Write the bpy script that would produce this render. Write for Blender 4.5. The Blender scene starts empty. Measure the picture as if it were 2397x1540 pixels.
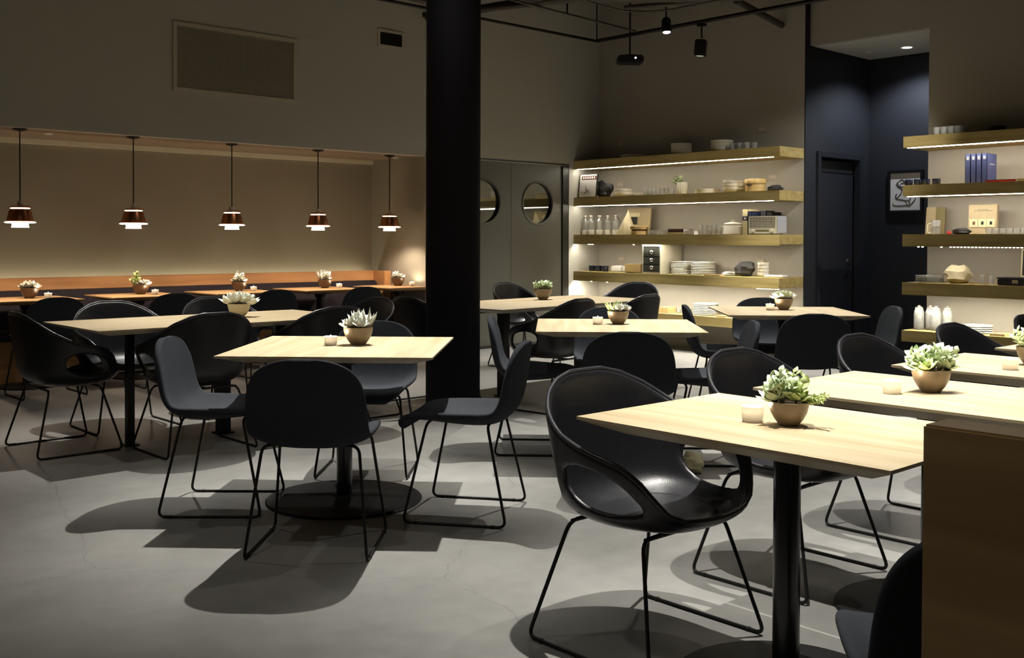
import bpy, bmesh, math, random
from mathutils import Vector, Matrix, Euler

C = bpy.context.scene.collection
SC = bpy.context.scene
R = math.radians
PI = math.pi

# ------------------------------------------------------------------ camera
cam_d = bpy.data.cameras.new('camera')
cam = bpy.data.objects.new('camera', cam_d)
C.objects.link(cam)
cam_d.sensor_fit = 'HORIZONTAL'
cam_d.sensor_width = 36.0
cam_d.lens = 36.0 * 2442.0 / 2397.0
cam_d.shift_y = (560.0 + 2442.0 * math.tan(R(1.0)) - 770.0) / 2397.0
cam_d.clip_start = 0.05
cam.matrix_world = (Matrix.Translation((0, 0, 1.27)) @ Matrix.Rotation(R(-42.75), 4, 'Z')
                    @ Matrix.Rotation(R(89.0), 4, 'X') @ Matrix.Rotation(0.003, 4, 'Z'))
SC.camera = cam

# ------------------------------------------------------------------ world, exposure
w = bpy.data.worlds.new('world')
SC.world = w
w.use_nodes = True
w.node_tree.nodes['Background'].inputs[0].default_value = (0.5, 0.5, 0.55, 1)
w.node_tree.nodes['Background'].inputs[1].default_value = 0.0
SC.view_settings.view_transform = 'Standard'
SC.view_settings.look = 'None'
SC.view_settings.exposure = 0.0
SC.view_settings.gamma = 1.0
SC.view_settings.use_curve_mapping = False
SC.cycles.use_denoising = True
SC.cycles.max_bounces = 8
SC.cycles.diffuse_bounces = 5
SC.cycles.transparent_max_bounces = 12
SC.cycles.sample_clamp_indirect = 4.0
SC.cycles.caustics_reflective = False
SC.cycles.caustics_refractive = False

# ------------------------------------------------------------------ lamps of the room (track spots aimed at the tables)
SPOTS = [
    # position, target, watts, cone degrees
    ((3.62, 4.70, 3.7), (2.80, 4.22, 0.75), 800, 46),
    ((5.60, 4.50, 3.7), (4.78, 4.20, 0.75), 780, 48),
    ((7.50, 4.60, 3.7), (6.70, 4.25, 0.75), 560, 56),
    ((3.60, 6.75, 3.7), (3.22, 6.28, 0.75), 480, 58),
    ((6.70, 6.90, 3.7), (6.20, 6.40, 0.75), 540, 62),
    ((2.55, 1.98, 3.7), (2.57, 1.76, 0.75), 520, 52),
    ((3.50, 1.98, 3.7), (3.48, 1.76, 0.75), 500, 52),
    ((4.48, 1.98, 3.7), (4.47, 1.76, 0.75), 480, 52),
    ((5.48, 1.98, 3.7), (5.48, 1.76, 0.75), 460, 52),
    ((8.70, 3.40, 3.5), (9.60, 6.00, 1.50), 190, 46),
    ((8.30, 6.20, 3.7), (8.50, 6.15, 0.0), 950, 54),
    ((8.10, 8.00, 3.7), (8.20, 7.95, 0.0), 700, 54),
]
for k, (p, t, e, a) in enumerate(SPOTS):
    ld = bpy.data.lights.new('track_spot_light', 'SPOT')
    ld.energy = e * 1.55
    ld.color = (1.0, 0.965, 0.89)
    ld.spot_size = R(a)
    ld.spot_blend = 1.0
    ld.shadow_soft_size = 0.018
    lo = bpy.data.objects.new('track_spot_light', ld)
    C.objects.link(lo)
    lo.location = p
    lo.rotation_euler = (Vector(t) - Vector(p)).to_track_quat('-Z', 'Y').to_euler()
# dim wide fill lights added among the spots to lift the floor shadows
for p, e in (((1.0, 2.9, 3.7), 42), ((1.7, 6.0, 3.7), 50), ((4.3, 2.9, 3.7), 50), ((4.1, 5.2, 3.7), 40), ((6.3, 2.9, 3.7), 50), ((4.9, 6.9, 3.7), 40)):
    ld = bpy.data.lights.new('added_fill_light', 'SPOT')
    ld.energy = e; ld.color = (1.0, 0.95, 0.88); ld.spot_size = R(112); ld.spot_blend = 0.6; ld.shadow_soft_size = 0.05
    lo = bpy.data.objects.new('added_fill_light', ld); C.objects.link(lo); lo.location = p
# recessed downlight in the passage
ld = bpy.data.lights.new('passage_light', 'SPOT')
ld.energy = 85; ld.color = (0.8, 0.88, 1.0); ld.spot_size = R(140); ld.spot_blend = 0.6; ld.shadow_soft_size = 0.05
lo = bpy.data.objects.new('passage_light', ld); C.objects.link(lo); lo.location = (10.8, 5.42, 3.30)
# added area fill, no real lamp, brightens faces turned to the camera
ld = bpy.data.lights.new('added_area_fill', 'AREA')
ld.energy = 13; ld.color = (1.0, 0.9, 0.75); ld.shape = 'RECTANGLE'; ld.size = 3.0; ld.size_y = 1.5
lo = bpy.data.objects.new('added_area_fill', ld); C.objects.link(lo); lo.location = (0.0, 1.5, 4.4)

# ------------------------------------------------------------------ materials
def new_mat(name):
    m = bpy.data.materials.new(name); m.use_nodes = True
    nt = m.node_tree
    return m, nt, nt.nodes['Principled BSDF']

def S(b, **kw):
    names = dict(base='Base Color', rough='Roughness', metal='Metallic', ior='IOR', trans='Transmission Weight', spec='Specular IOR Level',
                 coat='Coat Weight', sheen='Sheen Weight', alpha='Alpha', emit='Emission Color', es='Emission Strength')
    for k, v in kw.items():
        if k in ('base', 'emit') and len(v) == 3: v = (*v, 1)
        b.inputs[names[k]].default_value = v

def mat(name, col, rough=0.5, metal=0.0, var=0.12, scale=14.0, bump=0.0, bscale=120.0, **kw):
    m, nt, b = new_mat(name)
    S(b, base=col, rough=rough, metal=metal, **kw)
    tc = nt.nodes.new('ShaderNodeTexCoord')
    n = nt.nodes.new('ShaderNodeTexNoise'); n.inputs['Scale'].default_value = scale; n.inputs['Detail'].default_value = 5
    nt.links.new(tc.outputs['Object'], n.inputs['Vector'])
    mx = nt.nodes.new('ShaderNodeMix'); mx.data_type = 'RGBA'
    mx.inputs[6].default_value = (*[c * (1 - var) for c in col], 1)
    mx.inputs[7].default_value = (*[min(1, c * (1 + var)) for c in col], 1)
    nt.links.new(n.outputs['Fac'], mx.inputs[0]); nt.links.new(mx.outputs[2], b.inputs['Base Color'])
    if bump:
        n2 = nt.nodes.new('ShaderNodeTexNoise'); n2.inputs['Scale'].default_value = bscale
        nt.links.new(tc.outputs['Object'], n2.inputs['Vector'])
        bp = nt.nodes.new('ShaderNodeBump'); bp.inputs['Strength'].default_value = bump; bp.inputs['Distance'].default_value = 0.004
        nt.links.new(n2.outputs['Fac'], bp.inputs['Height']); nt.links.new(bp.outputs['Normal'], b.inputs['Normal'])
    return m

def wood(name, c1, c2, axis='X', rough=0.45, scale=1.0, knots=0.0):
    m, nt, b = new_mat(name)
    S(b, rough=rough, spec=0.35)
    tc = nt.nodes.new('ShaderNodeTexCoord')
    mp = nt.nodes.new('ShaderNodeMapping')
    s = {'X': (1.2, 16, 16), 'Y': (16, 1.2, 16), 'Z': (16, 16, 1.2)}[axis]
    mp.inputs['Scale'].default_value = [v * scale for v in s]
    oi = nt.nodes.new('ShaderNodeObjectInfo')
    ml = nt.nodes.new('ShaderNodeMath'); ml.operation = 'MULTIPLY'; ml.inputs[1].default_value = 37.0
    nt.links.new(oi.outputs['Random'], ml.inputs[0]); nt.links.new(ml.outputs[0], mp.inputs['Location'])
    nt.links.new(tc.outputs['Object'], mp.inputs['Vector'])
    n = nt.nodes.new('ShaderNodeTexNoise'); n.inputs['Scale'].default_value = 1.0; n.inputs['Detail'].default_value = 6; n.inputs['Distortion'].default_value = 0.6
    nt.links.new(mp.outputs[0], n.inputs['Vector'])
    n3 = nt.nodes.new('ShaderNodeTexNoise'); n3.inputs['Scale'].default_value = 2.2; n3.inputs['Detail'].default_value = 2
    nt.links.new(tc.outputs['Object'], n3.inputs['Vector'])
    ad = nt.nodes.new('ShaderNodeMath'); ad.operation = 'MULTIPLY_ADD'; ad.inputs[1].default_value = 0.35
    nt.links.new(n3.outputs['Fac'], ad.inputs[0]); nt.links.new(n.outputs['Fac'], ad.inputs[2])
    cr = nt.nodes.new('ShaderNodeValToRGB')
    cr.color_ramp.elements[0].position = 0.45; cr.color_ramp.elements[0].color = (*c1, 1)
    cr.color_ramp.elements[1].position = 0.85; cr.color_ramp.elements[1].color = (*c2, 1)
    nt.links.new(ad.outputs[0], cr.inputs[0]); nt.links.new(cr.outputs[0], b.inputs['Base Color'])
    return m

def emis(name, col, strength):
    m, nt, b = new_mat(name)
    S(b, base=(0.8, 0.8, 0.8), rough=0.5, emit=col, es=strength)
    return m

def glass(name, tint=(0.97, 0.98, 0.97), edge=0.75, base=0.07):
    m, nt, b = new_mat(name)
    out = [n for n in nt.nodes if n.type == 'OUTPUT_MATERIAL'][0]
    nt.nodes.remove(b)
    tr = nt.nodes.new('ShaderNodeBsdfTransparent'); tr.inputs[0].default_value = (*tint, 1)
    gl = nt.nodes.new('ShaderNodeBsdfGlossy'); gl.inputs['Roughness'].default_value = 0.06
    lw = nt.nodes.new('ShaderNodeLayerWeight'); lw.inputs[0].default_value = 0.35
    ma = nt.nodes.new('ShaderNodeMath'); ma.operation = 'MULTIPLY_ADD'; ma.inputs[1].default_value = edge; ma.inputs[2].default_value = base
    nt.links.new(lw.outputs['Facing'], ma.inputs[0])
    mx = nt.nodes.new('ShaderNodeMixShader')
    nt.links.new(ma.outputs[0], mx.inputs[0]); nt.links.new(tr.outputs[0], mx.inputs[1]); nt.links.new(gl.outputs[0], mx.inputs[2])
    df = nt.nodes.new('ShaderNodeBsdfDiffuse'); df.inputs[0].default_value = (0.9, 0.9, 0.88, 1)
    m2 = nt.nodes.new('ShaderNodeMixShader'); m2.inputs[0].default_value = 0.20
    nt.links.new(mx.outputs[0], m2.inputs[1]); nt.links.new(df.outputs[0], m2.inputs[2])
    nt.links.new(m2.outputs[0], out.inputs['Surface'])
    return m

M = {}
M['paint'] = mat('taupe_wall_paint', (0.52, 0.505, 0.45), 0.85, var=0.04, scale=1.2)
M['paint_dimmed'] = mat('dimmed_shelf_wall_paint', (0.40, 0.375, 0.325), 0.85, var=0.04, scale=1.2)  # same wall paint, darkened because the spots light this wall less
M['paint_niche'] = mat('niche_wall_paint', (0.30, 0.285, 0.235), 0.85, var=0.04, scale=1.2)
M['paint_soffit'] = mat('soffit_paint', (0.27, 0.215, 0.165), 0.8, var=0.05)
M['trim'] = mat('pale_trim_paint', (0.85, 0.83, 0.66), 0.7, var=0.04)
M['black_wall'] = mat('near_black_wall_paint', (0.010, 0.011, 0.016), 0.75, var=0.15, scale=3)
M['black_door'] = mat('black_door_paint', (0.018, 0.019, 0.025), 0.5, var=0.1, scale=3)
M['ceiling'] = mat('dark_ceiling_paint', (0.035, 0.032, 0.03), 0.9)
M['hall_ceiling'] = mat('passage_ceiling_paint', (0.7, 0.7, 0.66), 0.8, var=0.05)
M['panel'] = mat('olive_grey_panel', (0.105, 0.102, 0.085), 0.45, var=0.05, scale=2)
M['panel_edge'] = mat('dark_panel_edge', (0.02, 0.02, 0.018), 0.4)
M['mirror'] = mat('dark_reflective_glass', (0.30, 0.31, 0.30), 0.03, metal=1.0, var=0.02)
M['vent'] = mat('painted_vent_metal', (0.55, 0.51, 0.41), 0.6, var=0.05)
M['black_metal'] = mat('black_powder_coated_steel', (0.008, 0.008, 0.009), 0.42, var=0.1, spec=0.3)
M['pole'] = mat('glossy_black_pole', (0.006, 0.006, 0.008), 0.2, var=0.1)
M['column'] = mat('black_column_paint', (0.0045, 0.004, 0.0055), 0.8, var=0.2, scale=6, spec=0.12)
M['pipe'] = mat('dark_ceiling_pipe', (0.045, 0.04, 0.035), 0.6, var=0.1)
M['fabric'] = mat('charcoal_felt', (0.034, 0.037, 0.043), 0.95, spec=0.06, var=0.25, scale=90, bump=0.4, bscale=400)
M['leather'] = mat('black_leather', (0.009, 0.009, 0.011), 0.36, spec=0.42, var=0.2, scale=30, bump=0.15, bscale=260)
M['piping'] = mat('black_leather_piping', (0.018, 0.018, 0.021), 0.3)
M['upholstery'] = mat('aubergine_upholstery', (0.018, 0.014, 0.022), 0.85, var=0.2, scale=60)
M['oak_x'] = wood('oak_table_top', (0.345, 0.265, 0.15), (0.50, 0.41, 0.27), 'X')
M['oak_y'] = wood('oak_table_top_across', (0.345, 0.265, 0.15), (0.50, 0.41, 0.27), 'Y')
M['oak_shelf'] = wood('oak_shelf', (0.36, 0.26, 0.085), (0.54, 0.42, 0.17), 'Y')
M['oak_warm'] = wood('oiled_oak_bench', (0.42, 0.21, 0.085), (0.60, 0.33, 0.15), 'X')
M['oak_warm_y'] = wood('oiled_oak_bench_end', (0.42, 0.21, 0.085), (0.60, 0.33, 0.15), 'Y')
M['oak_block'] = wood('lightened_partition_oak', (0.42, 0.28, 0.12), (0.66, 0.47, 0.24), 'Y', scale=0.7)  # same oak, colour raised to make up for weak light on it
M['oak_warm_top'] = wood('warm_lit_oak_table', (0.42, 0.24, 0.11), (0.60, 0.38, 0.19), 'X')  # table oak tinted redder for the warm pendant light on it
M['pot'] = mat('bronze_glazed_pot', (0.21, 0.155, 0.095), 0.36, var=0.4, scale=18)
M['pot_dark'] = mat('dark_bronze_pot', (0.085, 0.045, 0.022), 0.4, var=0.4, scale=18)
M['pot_pale'] = mat('overexposed_pot', (0.62, 0.55, 0.38), 0.45, var=0.1)  # pale tone carries the overexposed look of this pot
M['soil'] = mat('dark_soil', (0.03, 0.022, 0.015), 0.95, var=0.4, scale=80)
M['leaf_a'] = mat('pale_sage_leaf', (0.56, 0.66, 0.42), 0.5, var=0.3, scale=25, spec=0.4)
M['leaf_b'] = mat('yellow_green_leaf', (0.50, 0.60, 0.25), 0.5, var=0.3, scale=25, spec=0.4)
M['leaf_c'] = mat('white_green_leaf', (0.86, 0.88, 0.78), 0.5, var=0.1, scale=25, spec=0.4)
M['wax'] = mat('candle_wax', (0.85, 0.80, 0.68), 0.6, var=0.05)
M['flame'] = emis('candle_flame', (1.0, 0.82, 0.56), 1100)
def votive_mat():
    m, nt, b = new_mat('frosted_votive_glass')
    out = [n for n in nt.nodes if n.type == 'OUTPUT_MATERIAL'][0]
    nt.nodes.remove(b)
    tl = nt.nodes.new('ShaderNodeBsdfTranslucent'); tl.inputs[0].default_value = (1, .95, .86, 1)
    df = nt.nodes.new('ShaderNodeBsdfDiffuse'); df.inputs[0].default_value = (.95, .92, .86, 1)
    mx = nt.nodes.new('ShaderNodeMixShader'); mx.inputs[0].default_value = .4
    nt.links.new(tl.outputs[0], mx.inputs[1]); nt.links.new(df.outputs[0], mx.inputs[2]); nt.links.new(mx.outputs[0], out.inputs['Surface'])
    return m
M['votive'] = votive_mat()
M['led'] = emis('white_led_strip', (1.0, 0.94, 0.78), 50)
M['led_r'] = emis('white_led_strip_right', (1.0, 0.93, 0.80), 120)
M['led_bead'] = emis('led_bead', (1.0, 0.95, 0.85), 8)
M['led2'] = emis('white_led_strip_middle', (1.0, 0.94, 0.76), 140)
M['led_bright'] = emis('bright_white_led_strip', (1.0, 0.93, 0.74), 380)
M['cove'] = emis('cove_led_strip', (1.0, 0.95, 0.68), 17)
M['copper'] = mat('polished_copper', (0.80, 0.36, 0.16), 0.22, metal=1.0, var=0.05)
M['copper_dark'] = mat('dark_copper_shade', (0.50, 0.20, 0.09), 0.32, metal=1.0, var=0.1)
M['opal'] = emis('glowing_opal_glass', (1.0, 0.86, 0.68), 2.6)
M['socket'] = mat('brushed_lamp_socket', (0.75, 0.62, 0.52), 0.5, metal=0.1)
M['white'] = mat('white_porcelain', (0.88, 0.86, 0.79), 0.3, var=0.03)
M['cream'] = mat('cream_stoneware', (0.82, 0.78, 0.66), 0.45, var=0.04)
M['navy'] = mat('navy_enamel', (0.010, 0.016, 0.045), 0.15, var=0.05)
M['glass'] = glass('clear_glass')
M['glass_dim'] = glass('thin_clear_glass', edge=0.5, base=0.04)
M['label'] = mat('white_paper_label', (0.80, 0.76, 0.68), 0.8, var=0.03)
M['bamboo'] = wood('bamboo', (0.55, 0.38, 0.14), (0.72, 0.54, 0.26), 'X')
M['black_paper'] = mat('black_crumpled_fabric', (0.012, 0.012, 0.015), 0.6, bump=0.5, bscale=30)
M['grey_paper'] = mat('dark_grey_washable_paper', (0.035, 0.035, 0.042), 0.65, bump=0.5, bscale=30)
M['beige_paper'] = mat('beige_washable_paper', (0.66, 0.58, 0.38), 0.7, bump=0.3, bscale=30)
M['paper'] = mat('white_paper', (0.78, 0.74, 0.70), 0.8, var=0.03)
M['ink'] = mat('black_ink', (0.012, 0.012, 0.012), 0.8)
M['red_band'] = mat('oxblood_print', (0.10, 0.015, 0.012), 0.7)
M['maroon'] = mat('maroon_book_cloth', (0.10, 0.035, 0.025), 0.7)
M['red'] = mat('red_book_cloth', (0.40, 0.02, 0.015), 0.6)
M['blue'] = mat('blue_book_cloth', (0.055, 0.075, 0.20), 0.6)
M['darkblue'] = mat('dark_blue_book_cloth', (0.012, 0.02, 0.06), 0.6)
M['charcoal_book'] = mat('charcoal_book_cloth', (0.03, 0.034, 0.045), 0.6)
M['cream_book'] = mat('cream_book_cover', (0.68, 0.60, 0.36), 0.7)
M['gilt'] = mat('pale_spine_lettering', (0.45, 0.45, 0.50), 0.5)
M['radio'] = mat('grey_radio_case', (0.50, 0.50, 0.52), 0.4, var=0.03)
M['radio_front'] = mat('ivory_radio_front', (0.62, 0.57, 0.40), 0.5, var=0.04)
M['grille'] = mat('dark_grille_cloth', (0.05, 0.045, 0.03), 0.8)
M['cab'] = mat('cream_cabinet_enamel', (0.58, 0.54, 0.42), 0.45, var=0.03)
M['drawer'] = mat('dark_green_grey_drawer', (0.055, 0.058, 0.045), 0.45)
M['chrome'] = mat('polished_chrome', (0.75, 0.72, 0.66), 0.18, metal=1.0)
M['olive'] = mat('olive_board', (0.17, 0.14, 0.06), 0.7)
M['tan'] = mat('tan_board', (0.42, 0.34, 0.2), 0.7)
M['mid'] = mat('plain_switch_plastic', (0.42, 0.38, 0.30), 0.5, var=0.02)
M['black_plastic'] = mat('black_plastic', (0.012, 0.012, 0.013), 0.4)
M['lens'] = emis('lit_spot_lens', (1.0, 0.96, 0.9), 30)
M['lens_dim'] = emis('dim_spot_lens', (0.5, 0.8, 0.5), 0.25)
M['downlens'] = emis('lit_downlight_lens', (0.95, 0.98, 1.0), 14)
M['beige_bag'] = mat('beige_canvas', (0.55, 0.50, 0.30), 0.8)

def concrete():
    m, nt, b = new_mat('polished_concrete_floor')
    tc = nt.nodes.new('ShaderNodeTexCoord')
    n = nt.nodes.new('ShaderNodeTexNoise'); n.inputs['Scale'].default_value = 1.3; n.inputs['Detail'].default_value = 9; n.inputs['Roughness'].default_value = 0.6
    n2 = nt.nodes.new('ShaderNodeTexNoise'); n2.inputs['Scale'].default_value = 11; n2.inputs['Detail'].default_value = 6
    nt.links.new(tc.outputs['Object'], n.inputs['Vector']); nt.links.new(tc.outputs['Object'], n2.inputs['Vector'])
    ad = nt.nodes.new('ShaderNodeMath'); ad.operation = 'MULTIPLY_ADD'; ad.inputs[1].default_value = 0.35
    nt.links.new(n2.outputs['Fac'], ad.inputs[0]); nt.links.new(n.outputs['Fac'], ad.inputs[2])
    cr = nt.nodes.new('ShaderNodeValToRGB')
    cr.color_ramp.elements[0].position = 0.45; cr.color_ramp.elements[0].color = (0.165, 0.163, 0.155, 1)
    cr.color_ramp.elements[1].position = 0.9; cr.color_ramp.elements[1].color = (0.255, 0.25, 0.235, 1)
    nt.links.new(ad.outputs[0], cr.inputs[0])
    # a few hairline cracks
    v = nt.nodes.new('ShaderNodeTexVoronoi'); v.feature = 'DISTANCE_TO_EDGE'; v.inputs['Scale'].default_value = 0.42
    mpn = nt.nodes.new('ShaderNodeMixRGB'); mpn.blend_type = 'ADD'; mpn.inputs[0].default_value = 0.35
    nt.links.new(tc.outputs['Object'], mpn.inputs[1]); nt.links.new(n.outputs['Color'], mpn.inputs[2]); nt.links.new(mpn.outputs[0], v.inputs['Vector'])
    lt = nt.nodes.new('ShaderNodeMath'); lt.operation = 'LESS_THAN'; lt.inputs[1].default_value = 0.0007
    nt.links.new(v.outputs['Distance'], lt.inputs[0])
    mx = nt.nodes.new('ShaderNodeMix'); mx.data_type = 'RGBA'; mx.inputs[7].default_value = (0.13, 0.127, 0.12, 1)
    nt.links.new(lt.outputs[0], mx.inputs[0]); nt.links.new(cr.outputs[0], mx.inputs[6]); nt.links.new(mx.outputs[2], b.inputs['Base Color'])
    S(b, rough=0.36, spec=0.5)
    return m
M['floor'] = concrete()

# ------------------------------------------------------------------ mesh helpers
class MB:
    def __init__(s): s.v = []; s.f = []
    def add(s, vs, fs):
        o = len(s.v); s.v += [tuple(x) for x in vs]; s.f += [tuple(i + o for i in f) for f in fs]; return s
    def box(s, x0, x1, y0, y1, z0, z1):
        return s.add([(x0, y0, z0), (x1, y0, z0), (x1, y1, z0), (x0, y1, z0), (x0, y0, z1), (x1, y0, z1), (x1, y1, z1), (x0, y1, z1)],
                     [(0, 3, 2, 1), (4, 5, 6, 7), (0, 1, 5, 4), (1, 2, 6, 5), (2, 3, 7, 6), (3, 0, 4, 7)])
    def lathe(s, prof, n=32, c=(0, 0, 0), axis='Z', closed=False, flute=0.0, nf=12):
        vs = []; fs = []
        for (r, z) in prof:
            for k in range(n):
                a = 2 * PI * k / n
                rr = r * (1 + flute * math.cos(nf * a))
                if axis == 'Z': p = (rr * math.cos(a), rr * math.sin(a), z)
                elif axis == 'X': p = (z, rr * math.cos(a), rr * math.sin(a))
                else: p = (rr * math.sin(a), z, rr * math.cos(a))
                vs.append((p[0] + c[0], p[1] + c[1], p[2] + c[2]))
        m = len(prof)
        for i in range(m - 1 + (1 if closed else 0)):
            j = (i + 1) % m
            for k in range(n):
                k2 = (k + 1) % n
                fs.append((i * n + k, i * n + k2, j * n + k2, j * n + k))
        if not closed:
            if prof[0][0] > 1e-6: fs.append(tuple(reversed(range(n))))
            if prof[-1][0] > 1e-6: fs.append(tuple((m - 1) * n + k for k in range(n)))
        return s.add(vs, fs)
    def tube(s, pts, r, n=8, closed=False, fillet=0.0, rs=None):
        P = [Vector(p) for p in pts]
        if fillet > 0:
            Q = []
            for i, p in enumerate(P):
                if 0 < i < len(P) - 1:
                    a = (P[i - 1] - p); b = (P[i + 1] - p)
                    d = min(fillet, a.length * 0.45, b.length * 0.45)
                    a = p + a.normalized() * d; b = p + b.normalized() * d
                    for t in (0, 0.2, 0.4, 0.6, 0.8, 1):
                        Q.append(a * (1 - t) ** 2 + p * 2 * t * (1 - t) + b * t * t)
                else: Q.append(p)
            P = Q
        m = len(P); vs = []; fs = []
        up = None
        for i, p in enumerate(P):
            if closed: t = (P[(i + 1) % m] - P[i - 1])
            else: t = (P[min(i + 1, m - 1)] - P[max(i - 1, 0)])
            t.normalize()
            if up is None:
                up = Vector((0, 0, 1)) if abs(t.z) < 0.9 else Vector((1, 0, 0))
            u = t.cross(up).normalized(); vv = u.cross(t).normalized(); up = vv
            rr = rs[i] if rs else r
            for k in range(n):
                a = 2 * PI * k / n
                vs.append(p + u * (rr * math.cos(a)) + vv * (rr * math.sin(a)))
        for i in range(m - (0 if closed else 1)):
            j = (i + 1) % m
            for k in range(n):
                k2 = (k + 1) % n
                fs.append((i * n + k, i * n + k2, j * n + k2, j * n + k))
        if not closed:
            fs.append(tuple(reversed(range(n)))); fs.append(tuple((m - 1) * n + k for k in range(n)))
        return s.add(vs, fs)
    def build(s, name, m, parent=None, loc=None, smooth=None, bevel=0.0, rotz=0.0):
        me = bpy.data.meshes.new(name); me.from_pydata(s.v, [], s.f); me.update()
        bm = bmesh.new(); bm.from_mesh(me); bmesh.ops.recalc_face_normals(bm, faces=bm.faces)
        if bevel: bmesh.ops.bevel(bm, geom=list(bm.edges), offset=bevel, segments=2, affect='EDGES', clamp_overlap=True)
        bm.to_mesh(me); bm.free()
        if smooth is not None:
            me.polygons.foreach_set('use_smooth', [True] * len(me.polygons))
            if smooth < 180: me.set_sharp_from_angle(angle=R(smooth))
        me.materials.append(m)
        o = bpy.data.objects.new(name, me); C.objects.link(o)
        if parent: o.parent = parent
        if loc: o.location = loc
        if rotz: o.rotation_euler = (0, 0, rotz)
        return o

def tag(o, label=None, cat=None, group=None, kind=None):
    if label: o['label'] = label
    if cat: o['category'] = cat
    if group: o['group'] = group
    if kind: o['kind'] = kind
    return o
def thing(name, label, cat, loc=(0, 0, 0), rotz=0.0, group=None):
    o = bpy.data.objects.new(name, None); C.objects.link(o); o.empty_display_size = 0.05
    o.location = loc; o.rotation_euler = (0, 0, rotz)
    return tag(o, label, cat, group)
def dup(o, parent=None):
    c = o.copy(); C.objects.link(c)
    if parent: c.parent = parent
    for ch in [x for x in ALLCH.get(o.name, [])] if o.name in ALLCH else list(o.children):
        dup(ch, c)
    return c
ALLCH = {}
def place(o, loc, rotz=0.0, label=None, group=None):
    o.location = loc; o.rotation_euler = (0, 0, rotz)
    if label: o['label'] = label
    if group: o['group'] = group
    return o
class Proto:
    """first use hands out the prototype itself, later uses hand out copies"""
    def __init__(s, root): s.root = root; s.used = False
    def get(s):
        if not s.used:
            s.used = True; return s.root
        return dup(s.root)
def struct(name, mb, m, **kw):
    o = mb.build(name, m, **kw); o['kind'] = 'structure'; return o
def bx(x0, x1, y0, y1, z0, z1): return MB().box(min(x0, x1), max(x0, x1), min(y0, y1), max(y0, y1), min(z0, z1), max(z0, z1))

# ------------------------------------------------------------------ room shell
XB, YA, CEIL = 9.89, 9.063, 4.9        # shelf wall plane x, banquette wall plane y, ceiling height
NB, NX = 10.08, 7.083                  # niche back wall y, niche side wall x
XMIN, YMIN = -3.0, -3.5
SOF = 2.18
struct('floor', bx(XMIN - .2, 12.4, YMIN - .2, NB + .2, -0.12, 0.0), M['floor'])
struct('ceiling', bx(XMIN - .2, 12.4, YMIN - .2, NB + .2, CEIL, CEIL + .1), M['ceiling'])
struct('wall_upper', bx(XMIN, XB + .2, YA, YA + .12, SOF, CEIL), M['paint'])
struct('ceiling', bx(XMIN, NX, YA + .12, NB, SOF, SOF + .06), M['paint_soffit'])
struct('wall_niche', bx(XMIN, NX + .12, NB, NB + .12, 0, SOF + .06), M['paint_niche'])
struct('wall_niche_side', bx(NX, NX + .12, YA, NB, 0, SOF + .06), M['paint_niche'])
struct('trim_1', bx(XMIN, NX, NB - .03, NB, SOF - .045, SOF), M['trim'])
struct('wall_corner', bx(9.34, XB + .12, YA, YA + .12, 0, SOF), M['paint'])
struct('wall_back', bx(XMIN - .12, XMIN, YMIN, NB, 0, CEIL), M['paint'])
struct('wall_rear', bx(XMIN, 12.4, YMIN - .12, YMIN, 0, CEIL), M['paint'])
PY = 6.095                              # end of left shelf wall / start of passage
PE = 4.75                               # other side of passage
struct('wall_shelves_left', bx(XB, XB + .12, PY, YA, 0, CEIL), M['paint_dimmed'])
struct('wall_shelves_right', bx(XB + .05, XB + .17, YMIN, PE, 0, CEIL), M['paint_dimmed'])
struct('wall_header', bx(XB + .085, XB + .17, PE, PY, 3.36, CEIL), M['paint_dimmed'])
struct('ceiling', bx(XB + .17, 11.4, PE - .8, PY, 3.36, 3.42), M['hall_ceiling'])
struct('wall_passage_end', bx(11.27, 11.39, PE - .8, PY + .12, 0, 3.36), M['black_wall'])
struct('wall_passage_side', bx(XB + .17, 11.4, PE - .9, PE - .8, 0, 3.36), M['black_wall'])
# passage wall with the door opening in it (door at x 10.15 .. 11.09)
wl = MB(); wl.box(XB + .12, 10.19, PY, PY + .12, 0, CEIL); wl.box(11.06, 11.4, PY, PY + .12, 0, 3.42); wl.box(10.19, 11.06, PY, PY + .12, 2.20, 3.42)
struct('wall_passage_door', wl, M['black_wall'])
struct('trim_2', bx(XB, XB + .125, PY - .012, PY, 0, CEIL), M['black_wall'])
dr = struct('door_1', bx(10.23, 11.02, PY + .06, PY + .10, 0.01, 2.16), M['black_door'], bevel=.003)
fr = MB(); fr.box(10.14, 10.21, PY - .02, PY + .06, 0, 2.24); fr.box(11.04, 11.11, PY - .02, PY + .06, 0, 2.24); fr.box(10.21, 11.04, PY - .02, PY + .06, 2.18, 2.24)
fr.build('door_frame', M['black_door'], dr, bevel=.004)
h = MB(); h.lathe([(0.026, 0), (0.026, -.008)], 16, (10.93, PY + .06, 1.03), 'Y'); h.tube([(10.93, PY + .055, 1.03), (10.93, PY + .01, 1.03), (10.83, PY + .005, 1.03)], .008, 8, fillet=.02)
h.build('door_handle', M['chrome'], dr, smooth=40)
hd = bx(10.25, 11.0, PY + .052, PY + .062, 2.03, 2.16).build('door_closer_recess', M['panel_edge'], dr)
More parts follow.
